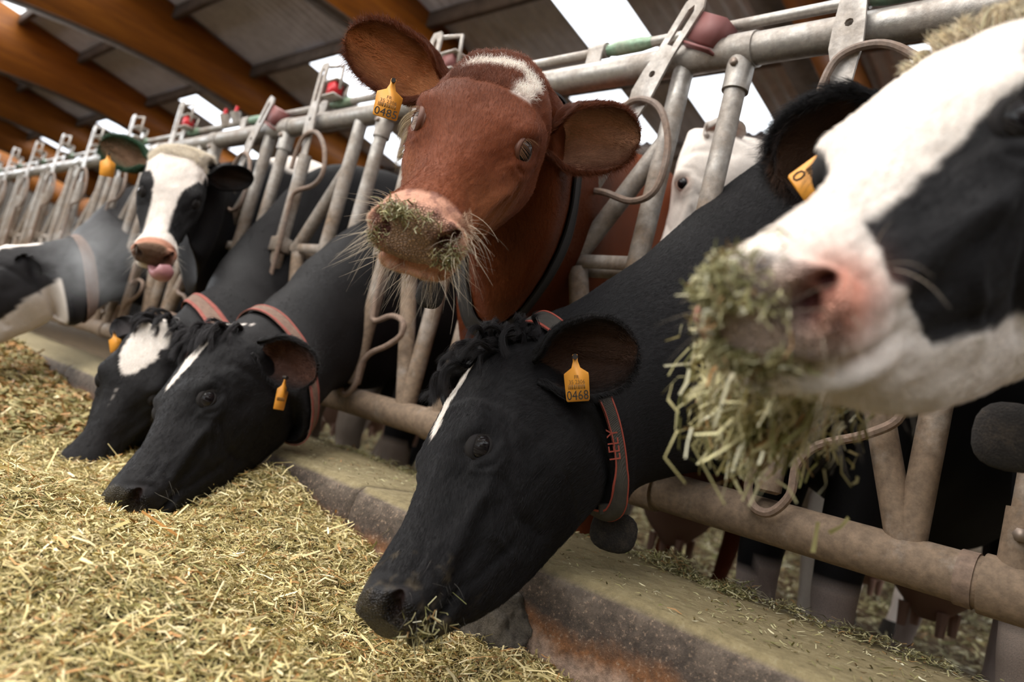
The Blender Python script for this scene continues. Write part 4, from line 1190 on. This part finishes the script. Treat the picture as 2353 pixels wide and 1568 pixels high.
NH = len(HEAD)
POSE = dict(
 near=([-0.7007, -0.477, 0.1574], [-0.8414, 0.193, -0.5047, 0.288, -0.6301, -0.7211, -0.4572, -0.7521, 0.4746]),
 red=([-0.7421, -0.5941, 0.6367], [-0.7563, 0.4464, 0.4783, -0.6518, -0.5775, -0.4916, 0.0568, -0.6835, 0.7277]),
 wface=([-2.5122, -0.4341, 0.6833], [-0.4155, 0.6339, 0.6523, -0.9058, -0.2232, -0.3601, -0.0826, -0.7405, 0.667]),
 fore=([0.0045, -0.611, 0.53], [-0.9504, -0.1614, -0.2658, 0.2915, -0.7601, -0.5808, -0.1083, -0.6295, 0.7695]),
 black2=([-1.5275, -0.5542, 0.089], [-0.9108, 0.3873, -0.1431, -0.1251, -0.589, -0.7984, -0.3935, -0.7092, 0.5849]),
 black3=([-1.9617, -0.519, 0.0942], [-0.7728, 0.2767, 0.5711, -0.6297, -0.4465, -0.6358, 0.079, -0.8509, 0.5193]),
 wback=(list(px(1618, 303, D=2.35)), [-0.4454, -0.1736, -0.8783, 0.8924, -0.1647, -0.42, -0.0717, -0.971, 0.2283]))
def nk(dx, dy, dY, vx, vy, vY, w): return (px(dx, dy, Y=dY), px(vx, vy, Y=vY), w)

near = make_cow('black cow with a white forehead stripe, head lowered to the feed in the centre foreground', *POSE['near'],
    necks=[nk(1225, 738, -.40, 1405, 1185, -.30, .088), nk(1310, 700, -.33, 1455, 1130, -.22, .10), nk(1500, 575, -.15, 1590, 1085, -.05, .125), nk(1720, 395, .08, 1720, 1090, .12, .15)],
    trunk=((-.51, .32), .05, .88, .045), legw=.11, M=224, hn=11, coat=coat_near, eye_open=(.24, .42),
    ears=[dict(side='L', tip=(1425, 800), base=None, L=.165, W=.066, n=None, nr=.15, nu=.1, dd=-.02, inner=(.11, .055, .035), outer=BLACK, bend=-.01)] if False else
    [dict(side='L', tip=(1418, 812), L=.16, W=.064, nr=.1, nu=-.1, dd=-.03, inner=(.10, .05, .032), outer=BLACK), dict(side='R', tip=(1010, 650), L=.15, W=.05, dd=.12, inner=(.10, .05, .03), outer=BLACK)],
    group='black cows eating with lowered heads')
red = make_cow('red-brown cow with pink muzzle and spread ears looking into the camera', *POSE['red'],
    necks=[nk(1245, 190, -.50, 1130, 700, -.36, .10), nk(1290, 250, -.30, 1100, 770, -.15, .12), nk(1345, 290, -.02, 1110, 900, .08, .15)],
    trunk=((-1.23, .30), -.16, .86, .0), M=224, hn=11, coat=coat_red, eye_open=(.60, .50), white_eye=True, nostril=(.07, .016, .012),
    ears=[dict(side='R', tip=(782, 68), L=.20, W=.056, nr=.25, nu=-.15, dd=.00, inner=(.72, .30, .12), outer=RED*.75),
          dict(side='L', tip=(1512, 325), basec=(-.105, .035, -.085), L=.180, W=.062, nr=-.1, nu=-.3, dd=.03, inner=(.90, .48, .30), outer=RED*.75)], eye_col=(.25, .12, .06), lidskin=M_LIDR)
black2 = make_cow('black cow with narrow white blaze and side-on orange tag, eating left of centre', *POSE['black2'],
    necks=[nk(560, 728, -.46, 690, 1010, -.36, .088), nk(620, 690, -.36, 730, 930, -.22, .10), nk(760, 560, -.12, 795, 885, -.02, .12), nk(885, 465, .10, 850, 890, .12, .14)],
    trunk=((-1.88, .30), -.13, .86, .0), M=160, hn=8, coat=coat_black2, eye_open=(.40, .36),
    ears=[dict(side='L', tip=(726, 875), L=.15, W=.058, nr=.0, nu=-.2, dd=-.02, inner=(.12, .05, .03), outer=BLACK*1.4), dict(side='R', tip=(420, 640), L=.12, W=.045, dd=.15, outer=BLACK)],
    lidskin=None, group='black cows eating with lowered heads')
black3 = make_cow('black cow with broad white diamond on its forehead, eating behind the narrow-blazed one', *POSE['black3'],
    necks=[nk(425, 712, -.42, 560, 930, -.34, .088), nk(480, 660, -.30, 600, 870, -.18, .10), nk(555, 560, -.14, 590, 830, -.06, .12), ((-2.52, .10, .86), (-2.50, .12, .06), .14)],
    trunk=((-2.54, .32), -.13, .86, .0), M=112, hn=6, coat=coat_black3, eye_open=(.35, .3),
    ears=[dict(side='R', tip=(243, 712), L=.11, W=.038, nr=.2, nu=0, dd=.05, inner=(.05, .04, .04), outer=BLACK*1.6), dict(side='L', tip=(560, 880), L=.13, W=.05, dd=.05, outer=BLACK)],
    group='black cows eating with lowered heads')
wface = make_cow('white-faced cow with black eye patches licking its nose', *POSE['wface'],
    necks=[nk(480, 360, -.36, 450, 570, -.30, .10), ((-3.10, -.02, .86), (-3.08, .02, .22), .13)],
    trunk=((-3.22, .30), -.12, .88, .09), M=128, hn=6, coat=coat_wface, eye_open=(.45, .4),
    ears=[dict(side='R', tip=(196, 312), L=.19, W=.055, nr=.2, nu=.0, dd=.0, inner=(.30, .17, .10), outer=(.012, .045, .018)),  # green lens-flare cast put into the outer ear colour
          dict(side='L', tip=(566, 415), L=.16, W=.048, nr=0, nu=-.4, dd=.05, inner=(.05, .03, .02), outer=BLACK)])
fore = make_cow('white and black cow at the right edge with feed hanging from its muzzle', *POSE['fore'],
    necks=[((.08, -.42, .62), (.16, -.33, .20), .10), ((.14, -.15, .72), (.18, -.08, .10), .13)],
    trunk=((.08, .32), .12, .85, .0), legw=.16, M=192, hn=9, coat=coat_fore, jawmul=1.04, nostril=(.06, .012, .010), eye_open=(.5, .4),
    ears=[dict(side='R', base=px(2035, 285, D=.90), tip=(1800, 400), L=.15, W=.062, nr=.1, nu=-.35, dd=.02, inner=(.16, .09, .06), outer=BLACK*1.3),
          dict(side='L', tip=(2700, 300), L=.18, W=.055, dd=-.02, inner=(.3, .15, .1), outer=BLACK)])
wback = make_cow('all-white cow with a dark eye standing behind the barrier posts', *POSE['wback'],
    necks=[((-.93, .86, 1.16), (-.90, .86, .80), .11), ((-.90, 1.15, 1.1), (-.87, 1.10, .50), .15)],
    trunk=((-.96, 1.45), -.03, .66, .0), M=112, hn=6, coat=coat_white, eye_open=(.55, .5),
    ears=[dict(side='L', tip=(1790, 330), L=.13, W=.04, nr=0, nu=-.6, dd=.03, inner=(.5, .3, .25), outer=WHITE*.8)], lidskin=M_LIDP, nostril=(.2, .07, .06))
fp = px(22, 580, D=2.80)
farc = make_cow('collared black cow with white jaw patch at the left edge behind the breath', fp, [-0.9108, 0.3873, -0.1431, -0.1251, -0.589, -0.7984, -0.3935, -0.7092, 0.5849],
    necks=[nk(110, 565, fp[1]+.14, 160, 740, fp[1]+.2, .10), nk(190, 520, -.2, 260, 690, -.1, .12), nk(300, 430, .1, 320, 700, .12, .15)],
    trunk=((-3.92, .32), -.12, .86, .0), M=96, hn=5, coat=coat_far, eye_open=(.4, .3),
    ears=[dict(side='L', tip=(60, 655), L=.12, W=.045, nr=-.3, nu=-.8, dd=.03, inner=BLACK*3, outer=BLACK*2)], group='black cows eating with lowered heads')
for (n, lab, dz) in ((6, 'dark cow standing behind the barrier left of the white-faced cow', .30), (8, 'dark cow with an orange tag behind the far barrier', .28)):
    X = -(n+.78)*P
    t = np.array([X+.2, .35, .75]); f = nrm([.5, -.75, -.45]); u = nrm(np.cross(np.cross(f, [0, 0, 1]), f)); r = np.cross(f, u)
    cc = make_cow(lab, t, np.stack([r, f, u], 1), necks=[((X+.15, .55, .80), (X+.12, .45, .45), .10), ((X+.05, .8, .95), (X+.05, .7, .30), .14)], trunk=((X, 1.0), -.02, .95, 0), M=64, hn=4, coat=coat_plain_black,
        ears=[dict(side='R', tip=tuple((lambda q: (q[0], q[1]))((0, 0))), L=.15, W=.045, outer=BLACK)] if False else (), eye_open=(.4, .4), group='cows waiting behind the barrier')
    if n == 8:
        ear_tag(cc, 103, 470, depth(px(103, 470, Y=.25)), -.1, 1, 1.0)
# cows further back in the barn: their legs and bellies show under the rails
for (X, Y, yaw, lab, ct) in ((-1.9, 4.2, 1.2, 'white-legged cow standing far back under the bottom rail, left group', coat_white),
                             (2.9, 3.9, -1.3, 'cow standing crossways in the straw behind the row', coat_plain_black)):
    b = np.array([math.sin(yaw), math.cos(yaw)])
    hp = np.array([X, Y, .85]) - np.array([b[0], b[1], 0])*.75
    f = nrm([-b[0], -b[1], -.35]); u = nrm(np.cross(np.cross(f, [0, 0, 1]), f)); r = np.cross(f, u)
    make_cow(lab, hp, np.stack([r, f, u], 1), necks=[(hp+np.array([b[0], b[1], 0])*.15+[0, 0, .02], hp+np.array([b[0], b[1], 0])*.2+[0, 0, -.35], .10)], trunk=((X, Y), yaw, .95, 0), M=64, hn=4, coat=ct, eye_open=(.4, .4), group='cows standing further back in the barn')

NH = len(HEAD)
# ------------------------------------------------------------------ tags, collars, neck weights, tongue
L4 = lambda num, code='35 2306': [('FR', .041, .0095, M_INKF, .9), (code, .050, .0105, M_INKF, .85), ('|||', .0585, .0085, M_INKF, 1), (num, .0745, .0245, M_INK, .82)]
ear_tag(near, 1321, 815, 1.16, .07, 1, .86, L4('0468'), .0)
ear_tag(red, 905, 182, 1.27, -.24, 1, .80, L4('0485'), .0, 1.25)
ear_tag(black2, 657, 865, 1.72, -.20, 1, .92, L4('')[2:3], .1, .75, side=1.0)
ear_tag(black3, 262, 762, 2.1, .1, 1, .7, None, 0)
ear_tag(wface, 250, 352, 2.55, -.1, 1, .95, None, 0, 1.1)
ear_tag(fore, 1972, 352, .84, -.78, .52, .95, [('35', .050, .0105, M_INKF, .85), ('|||', .0585, .0085, M_INKF, 1), ('0', .0745, .0245, M_INK, .82)], 0, 1.15)

def weight(c, p, r, root, m=M_BELL, flat_=.45, lab=None, sx=1.0):
    vs = []; n1, n2 = 12, 20; f = nrm(CAM-p); x = nrm(np.cross([0, 0, 1.], f)); z = np.cross(f, x)
    for i in range(n1+1):
        ph = math.pi*i/n1
        for k in range(n2):
            an = 2*math.pi*k/n2; e = 2/2.6
            a = math.cos(an); b_ = math.sin(an)
            vs.append(p + r*math.sin(ph)**.8*(sx*np.sign(a)*abs(a)**e*x + np.sign(b_)*abs(b_)**e*z) + r*flat_*math.cos(ph)*f)
    fs = [[i*n2+k, i*n2+(k+1) % n2, (i+1)*n2+(k+1) % n2, (i+1)*n2+k] for i in range(n1) for k in range(n2)]
    o = MB().add(vs, fs).build('neck_weight', m, root)
    return o
def collar(c, t0, t1, m, edge, off=.006, wf=.10):
    root = band(c, t0, t1, off, 'collar', m, c.root)
    dt = (t1-t0)
    band(c, t0, t0+dt*wf, off+.0008, 'collar_edge', edge, root); band(c, t1-dt*wf, t1, off+.0008, 'collar_edge', edge, root)
    return root
col1 = collar(near, NH-.27, NH+.13, M_STRAP, M_EDGE, .007)
collar(red, NH+.45, NH+.95, M_STRAPD, M_STRAPD, .006)
collar(black2, NH+.02, NH+.36, M_STRAPT, M_STRAPR, .008, .16)
collar(black3, NH+.02, NH+.36, M_STRAPT, M_STRAPR, .008, .2)
collar(farc, NH+.3, NH+.48, M_STRAPT, M_STRAPT, .006)
weight(near, px(1410, 1222, D=1.31), .036, near.root, sx=1.15)
weight(red, px(988, 676, D=1.22), .024, red.root, sx=.95)
weight(fore, px(2325, 1005, D=.93), .043, fore.root)
MB().box(px(1411, 1170, D=1.27), CR*.026, CU*.009, CF*.006).build('buckle', M_STRAP, near.root, smooth=False, bevel=.002)
# letters woven into the collar
o_ = surf(near, 1411, 1022, .013); yd = nrm(CR*-1.0*.98 - CU*-.10*0 + CR*0); 
xdir = nrm(-CU*-1.0 + CR*(-.13)); ydir = nrm(-CR - CU*.13)
text_mesh('LELY', .027, o_, xdir, nrm(ydir - xdir*(ydir@xdir)), M_EDGE, near.root, 'collar_lettering', sx=.95)

# tongue of the white-faced cow curling up over its nose
tp = [wface.hw(q) for q in ((-.0, .44, -.132), (-.014, .472, -.140), (-.030, .496, -.132), (-.040, .502, -.108), (-.038, .490, -.086))]
MB().tube(smooth_path(tp, 5), list(np.interp(np.linspace(0, 1, 21), [0, .4, .8, 1], [.024, .030, .029, .016])), 14, squash=.62).build('tongue', M_TONGUE, wface.root)

# ------------------------------------------------------------------ feed
def hfeed(x, y):
    """height of the chopped feed"""
    x = np.asarray(x, float); y = np.asarray(y, float)
    yk = np.clip((y+.40)/-1.0, 0, 1)
    edge = np.interp(x, [-40, -4, -2.2, -1.75, -1.5, -1.39, -1.165, -.96, -.714, -.571, -.42, 0, .6, 3], [-.215, -.225, -.265, -.25, -.223, -.212, -.247, -.285, -.325, -.312, -.295, -.30, -.31, -.31])
    h = edge*np.exp(-((y+.40)/.28)**2) + (-.315)*(1-np.exp(-((y+.40)/.28)**2))
    h = h + .075*np.exp(-((x+1.18)/.36)**2 - ((y+1.02)/.17)**2) - .030*np.exp(-((x+1.75)/.25)**2 - ((y+.85)/.25)**2) + .040*np.exp(-((x+.75)/.30)**2 - ((y+.92)/.16)**2)
    h = h - .035*np.exp(-((x+1.34)/.14)**2 - ((y+.70)/.14)**2) - .025*np.exp(-((x+.60)/.14)**2-((y+.62)/.12)**2)
    h = h + .06*np.clip((-2.6-x)/1.2, 0, 1)
    h = h + .020*np.exp(-((y+.80+.25*(x+1.0))/.05)**2)*np.exp(-((x+.9)/.35)**2) + .018*np.exp(-((y+.98+.1*(x+.7))/.06)**2)*np.exp(-((x+.6)/.3)**2)
    p = np.stack([x.ravel(), y.ravel(), np.zeros(x.size)], 1)
    n = (.016*noise3(p, 7, 21) + .010*noise3(p, 17, 22) + .008*noise3(p, 40, 23) + .004*noise3(p, 90, 24)).reshape(x.shape)
    return h + n
gx = np.concatenate([np.linspace(-30, -5, 60), np.linspace(-4.95, -2.2, 90), np.linspace(-2.18, 1.4, 260)]); gy = np.concatenate([np.linspace(-6, -1.6, 30), np.linspace(-1.58, -.392, 110)])
XX, YY = np.meshgrid(gx, gy); ZZ = hfeed(XX, YY) - .006
a, k = XX.shape; i = np.arange(a-1)[:, None]*k; j = np.arange(k-1)[None]
q = np.stack([i+j, i+j+1, i+k+j+1, i+k+j], -1).reshape(-1, 4)
hp = mesh_np('chopped_feed_heap', np.stack([XX, YY, ZZ], -1).reshape(-1, 3), q.ravel(), np.full(len(q), 4))
hay = obj('chopped_feed', hp, M_FEEDBASE, None, (-1.0, -.9, ZT)); tag(hay, 'heaped green-brown chopped hay feed along the kerb in front of the cows', 'feed', None, 'stuff')
def scatter(n, x0, x1, y0, y1, dens=None):
    x = RNG.uniform(x0, x1, n); y = RNG.uniform(y0, y1, n)
    return x, y
def strawlayer(name, n, x0, x1, y0, y1, Lm, Wm, tilt, lift, pal=STRAWP, mul=1.0, falloff=None):
    x, y = scatter(n, x0, x1, y0, y1)
    if falloff is not None:
        keep = RNG.rand(n) < falloff(x, y); x, y = x[keep], y[keep]; n = len(x)
    z = hfeed(x, y) + RNG.rand(n)*lift
    e = 1e-3; gxn = (hfeed(x+e*5, y)-hfeed(x-e*5, y))/(10*e); gyn = (hfeed(x, y+e*5)-hfeed(x, y-e*5))/(10*e)
    nv_ = nnorm(np.stack([-gxn, -gyn, np.ones(n)], 1)); nv_ = nnorm(nv_ + RNG.randn(n, 3)*.5)
    an = RNG.rand(n)*6.283; d = np.stack([np.cos(an), np.sin(an), RNG.randn(n)*tilt], 1); d = d - nv_*(d*nv_).sum(1, keepdims=True)*.6
    L = Lm*np.exp(RNG.randn(n)*.45); Wd = Wm*np.exp(RNG.randn(n)*.35)
    return chips(name, np.stack([x, y, z], 1), nnorm(d), nv_, L, Wd, strawcols(n, pal, mul)*np.array([1.10, 1.0, .84]), hay, None, None, 'stuff')
# visible wedge only: dense close to the camera, thinning with distance
def wedge(x, y):
    d = np.stack([x-CAM[0], y-CAM[1], np.full_like(x, -.3-CAM[2])], 1); zz = d@CF; u = W/2 + FPX*(d@CR)/zz; v = H/2 - FPX*(d@CU)/zz
    return ((zz > .3) & (u > -150) & (u < W+150) & (v < H+130)).astype(float)
strawlayer('straw_chips', 330000, -2.1, .9, -1.35, -.385, .0135, .0015, .40, .013, falloff=lambda x, y: wedge(x, y))
strawlayer('straw_chips', 46000, -2.0, .9, -1.35, -.385, .021, .0020, .55, .020, np.array([.15, .28, .24, .05, .03, .07, .06, .12, .05]), 1.1, falloff=lambda x, y: wedge(x, y)*(.35+.65*(fbm(np.stack([x, y, x*0], 1), 9, 31) > -.1)))
strawlayer('long_stalks', 1500, -1.7, .6, -1.3, -.39, .040, .0026, .4, .024, np.array([.1, .3, .3, .02, .02, .08, .1, .2, .02]), 1.15, falloff=wedge)
strawlayer('far_straw_chips', 60000, -6.5, -2.05, -1.5, -.385, .030, .006, .35, .02, np.array([.22, .12, .04, .2, .12, .3, .16, .02, .2]), .85, falloff=wedge)

# loose feed on top of the kerb
def kerb_straw(name, n, x0, x1, yc, sp, zup, L, label):
    x = RNG.uniform(x0, x1, n); y = yc + RNG.randn(n)*sp
    if True:
        keep = (y > -.375) & (y < .055) & (RNG.rand(n) < .25+.75*(fbm(np.stack([x, y*0, y*0], 1), 6, 41) > 0)); x, y = x[keep], y[keep]; n = len(x)
    z = -.1475 + RNG.rand(n)*zup*np.clip(.4+fbm(np.stack([x, y, y*0], 1), 12, 42), .1, 1)
    an = RNG.rand(n)*6.283; d = np.stack([np.cos(an), np.sin(an), RNG.randn(n)*.25], 1); nn = nnorm(np.stack([RNG.randn(n)*.3, RNG.randn(n)*.3, np.ones(n)], 1))
    o = chips(name, np.stack([x, y, z], 1), nnorm(d), nn, L*np.exp(RNG.randn(n)*.4), .0019*np.exp(RNG.randn(n)*.3), strawcols(n, mul=.85), None, label, 'feed', 'stuff', loc=(float(x.mean()), yc, -.15))
    return o
kerb_straw('spilled_feed', 6500, -1.8, .5, .045, .03, .016, .016, 'line of spilled hay along the back edge of the kerb')
kerb_straw('scattered_feed', 2600, -1.8, .5, -.15, .14, .003, .012, 'sparse hay bits scattered over the kerb top')
kerb_straw('spilled_tuft', 1500, -.62, -.40, .02, .03, .035, .02, 'small green tuft of hay on the kerb beside the near cow\'s neck weight')
# bedding on the cow floor
n = 26000; x = RNG.uniform(-9, 1.5, n); y = RNG.uniform(.08, 7, n); an = RNG.rand(n)*6.283
chips('straw_bedding', np.stack([x, y, ZF+.004+RNG.rand(n)*.02], 1), np.stack([np.cos(an), np.sin(an), RNG.randn(n)*.2], 1), np.tile([0, 0, 1.], (n, 1))+RNG.randn(n, 3)*.2,
      .06*np.exp(RNG.randn(n)*.4), .010*np.exp(RNG.randn(n)*.3), strawcols(n, mul=.7), None, 'dull straw bedding trodden on the floor behind the barrier', 'straw', 'stuff', loc=(-3, 3, ZF))

# ------------------------------------------------------------------ feed stuck to muzzles and hanging from the mouth
def muzzle_hay(c, n, cen, sig, L, Wd, label, lift=.004, out=.5, down=0, loc=None):
    G, T, Nn = c.G, c.T, c.N; Hc = (G-c.t)@c.R/c.s; ok = (T[:, None] < 9)
    wgt = np.exp(-(((Hc-np.array(cen))/np.array(sig))**2).sum(2))*ok; wv = wgt.ravel()/wgt.sum()
    idx = RNG.choice(len(wv), n, p=wv); M = G.shape[1]; p = G.reshape(-1, 3)[idx] + RNG.randn(n, 3)*.002; nn = Nn.reshape(-1, 3)[idx]
    d = RNG.randn(n, 3) + nn*out + np.array([0, 0, -1.])*down; l = L*np.exp(RNG.randn(n)*.4)
    p = p + nn*(lift*RNG.rand(n, 1)) + nnorm(d)*(l*.3)[:, None]*np.abs(out)
    return chips('muzzle_feed', p, nnorm(d), nn+RNG.randn(n, 3)*.6, l, Wd*np.exp(RNG.randn(n)*.3), strawcols(n, mul=.8), None, label, 'feed', 'stuff', bend=.2, loc=tuple(p.mean(0)))
muzzle_hay(red, 380, (.014, .470, -.058), (.026, .02, .009), .0085, .0012, 'chopped hay stuck on top of the red cow\'s pink nose')
muzzle_hay(red, 380, (-.045, .468, -.098), (.014, .02, .012), .007, .0011, 'hay crumbs below the red cow\'s open nostril')
muzzle_hay(red, 140, (.045, .468, -.098), (.012, .02, .010), .008, .0011, 'small hay sprig at the corner of the red cow\'s nose')
muzzle_hay(near, 160, (-.02, .46, -.13), (.04, .03, .02), .020, .0018, 'a few hay stalks caught on the lowered black muzzle')
muzzle_hay(fore, 1500, (.015, .470, -.095), (.024, .022, .036), .010, .0016, 'moist hay coating the nose of the white and black cow')
# hanging mouthful
def hanging(n, path, sp, L, Wd, label):
    t = RNG.rand(n)**.8; P_ = np.array(smooth_path(path, 10)); k = (t*(len(P_)-1)).astype(int); p = P_[k]
    s = np.interp(t, [0, .3, 1], sp)
    p = p + RNG.randn(n, 3)*s[:, None]
    d = RNG.randn(n, 3)*.42 + np.array([-.1, 0, -1.0]); l = L*np.exp(RNG.randn(n)*.35)
    chips('hanging_feed', p, nnorm(d), RNG.randn(n, 3), l, Wd*np.exp(RNG.randn(n)*.3), strawcols(n, np.array([.2, .26, .2, .1, .06, .05, .05, .1, .1]), 1.05), None, label, 'feed', 'stuff', bend=.2, loc=tuple(p.mean(0)))
D0 = .66
hanging(2300, [px(1730, 770, D=D0), px(1760, 850, D=D0), px(1735, 910, D=D0+.01), px(1705, 985, D=D0+.01)], [.014, .026, .020], .030, .0024, 'mouthful of hay hanging from the white and black cow\'s lips')
hanging(400, [px(1860, 830, D=D0+.05), px(1850, 900, D=D0+.05), px(1880, 990, D=D0+.06)], [.012, .02, .024], .02, .0022, 'shaded hay strands behind the hanging mouthful')
for (x1, y1, x2, y2, lab) in ((1660, 1085, 1740, 1010, 'pale curved hay stalk falling below the mouthful'), (1868, 1270, 1880, 1200, 'falling green hay blade in front of the bottom rail'), (1905, 1225, 1950, 1190, 'two small hay bits falling in front of the rail')):
    a_, b_ = px(x1, y1, D=.72), px(x2, y2, D=.72)
    chips('falling_stalk', np.array([(a_+b_)/2]), np.array([b_-a_]), np.array([-CF]), np.array([np.linalg.norm(b_-a_)]), np.array([.005]), np.array([(.55, .5, .22)]), None, lab, 'feed', 'stuff', loc=tuple((a_+b_)/2))

# ------------------------------------------------------------------ hair
FUR = True
if FUR:
    def flow_head(Hp, p, fl, nn, T):
        # hair lies towards the muzzle below the eyes, back over the poll above them, and back along the neck
        s = np.where((T < NH) & (Hp[:, 1] > .15), -1.0, 1.0)
        return fl*s[:, None]
    q_ = 1.0
    def dens(H_, T_): return 1.0 + 0*H_[..., 0]
    grow(near, 150000, 3.6, NH+3.9, .0095, .00020, .34, .12, flowfn=flow_head, bright=1.25)
    grow(red, 130000, 3.6, NH+2.2, .0095, .00020, .34, .12, flowfn=flow_head, bright=1.1)
    grow(black2, 45000, 3.6, NH+3.5, .009, .00025, .30, .12, flowfn=flow_head, bright=1.2, k=3)
    grow(black3, 22000, 3.6, NH+3.5, .010, .0004, .30, .12, flowfn=flow_head, k=3, bright=1.2)
    grow(fore, 60000, 3.2, NH+.8, .010, .00015, .30, .12, flowfn=flow_head, bright=1.05)
    grow(wface, 22000, 3.6, NH+.8, .011, .0004, .30, .15, flowfn=flow_head, k=3)
    # curly poll of the black cow, whorl and star tuft of the red cow, tufts of the others
    def pollmask(y0, y1, xw=.05): return lambda H_, T_: ((H_[..., 1] < y1) & (H_[..., 1] > y0) & (np.abs(H_[..., 0]) < xw) & (H_[..., 2] > -.02)).astype(float)
    fw = lambda c, a_, b_: (lambda Hp, p, fl, nn, T: fl*0 + c.R[:, 1]*a_ + c.R[:, 0]*b_)
    locks(near, 46, 150, .055, .0022, .011, 1.1, (-.055, .055, -.03, .045), lambda h: (h[0]*6, .9, .35), BLACK*3, .00032, sag=.25)
    locks(near, 40, 120, .030, .0022, .008, .8, (-.06, .06, -.05, .02), lambda h: (h[0]*8, -.2, .5), BLACK*3, .0003, sag=.1)
    grow(red, 9000, NH-6, NH+1, .018, .00024, .45, .40, 'poll_tuft', pollmask(-.02, .15, .07), None, None, -1, None, .002, 6, 1.15)
    locks(red, 16, 60, .038, .003, .003, .3, (.085, .14, .05, .15), lambda h: (.9, -.1, -.8), (.50, .40, .26), .00022, name='pale_cheek_hair', sag=.3, zmin=-.15, zmax=-.06)
    locks(black2, 44, 90, .060, .0025, .004, .4, (-.055, .055, -.03, .045), lambda h: (h[0]*9, .9, .15), BLACK*4, .0004, name='poll_tuft', sag=.2)
    locks(black3, 40, 70, .055, .003, .008, .7, (-.055, .055, -.03, .045), lambda h: (h[0]*6, .8, .25), BLACK*3, .0005, name='poll_tuft', sag=.2)
    grow(wface, 9000, NH-6, NH+1, .022, .0005, .7, .5, 'poll_tuft', pollmask(-.04, .075, .09), lambda h, w, T, nh: np.tile(np.array([.84, .76, .64]), (len(h), 1)), None, -1, None, .005, 6)
    locks(fore, 60, 90, .014, .004, .003, .4, (-.08, .08, -.04, .05), lambda h: (h[0]*8, .1, .5), (.76, .64, .46), .0004, name='poll_tuft', sag=.2)
    # soft short hair round the muzzles
    grow(red, 9000, .8, 5.0, .006, .00014, .6, .3, 'muzzle_hair', lambda H_, T_: ((np.abs(H_[..., 0]) > .05) | (H_[..., 2] < -.135)).astype(float), lambda h, w, T, nh: np.tile(np.array([.62, .42, .28]), (len(h), 1)), None, -.5)
    whiskers(red, 330, .055); whiskers(near, 90, .035, col=(.10, .09, .08)); whiskers(black2, 70, .035, col=(.18, .16, .13)); whiskers(fore, 110, .045, .0002); whiskers(wface, 90, .05, .0004, (.8, .75, .65))
    # white hair fringe behind the red cow's right eye
    ear_fur(red, 0, 12000, 8000, .012, .0002, 1400, .028); ear_fur(red, 1, 12000, 8000, .012, .0002, 1200, .022, (.80, .45, .28))
    ear_fur(near, 0, 10000, 9000, .012, .0002, 900, .02); ear_fur(fore, 0, 8000, 9000, .030, .0002, 900, .03)
    ear_fur(black2, 0, 5000, 4000, .012, .0003, 500, .02); ear_fur(wface, 0, 3000, 2000, .014, .0006, 500, .03)

# ------------------------------------------------------------------ breath in front of the far cow's neck
def mk_breath():
    m, nt, b = mat('warm_breath_haze'); nt.nodes.remove(b)
    v = N(nt, 'ShaderNodeVolumePrincipled'); v.inputs['Color'].default_value = (1, 1, 1, 1); v.inputs['Anisotropy'].default_value = .2
    co = N(nt, 'ShaderNodeTexCoord'); n1 = noise(nt, 7, 4, .6, co.outputs['Object'], .6)
    ln = N(nt, 'ShaderNodeVectorMath', operation='LENGTH'); mp = N(nt, 'ShaderNodeMapping'); mp.inputs['Scale'].default_value = (1/.42, 1/.16, 1/.20); nt.links.new(co.outputs['Object'], mp.inputs[0]); nt.links.new(mp.outputs[0], ln.inputs[0])
    fo = N(nt, 'ShaderNodeMapRange'); fo.inputs[1].default_value = 1.0; fo.inputs[2].default_value = .2; fo.inputs[3].default_value = 0; fo.inputs[4].default_value = 1; nt.links.new(ln.outputs['Value'], fo.inputs[0])
    rr = ramp(nt, [(.45, (0,)*3), (.66, (1,)*3)], n1.outputs[0])
    mu = N(nt, 'ShaderNodeMath', operation='MULTIPLY'); nt.links.new(rr.outputs[0], mu.inputs[0]); nt.links.new(fo.outputs[0], mu.inputs[1])
    mu2 = N(nt, 'ShaderNodeMath', operation='MULTIPLY'); nt.links.new(mu.outputs[0], mu2.inputs[0]); mu2.inputs[1].default_value = 2.6
    nt.links.new(mu2.outputs[0], v.inputs['Density']); nt.links.new(v.outputs[0], nt.nodes['Material Output'].inputs['Volume'])
    return m
bc = px(205, 585, D=2.62)
bm = bmesh.new(); bmesh.ops.create_icosphere(bm, subdivisions=3, radius=1.0)
me = bpy.data.meshes.new('breath_haze'); bm.to_mesh(me); bm.free(); me.transform(Matrix.Diagonal((.42, .16, .20, 1)))
me.materials.append(mk_breath())
br = bpy.data.objects.new('breath_haze', me); br.location = bc; COL.objects.link(br)
tag(br, 'pale haze of breath in front of the far collared neck', 'haze', None, 'stuff')
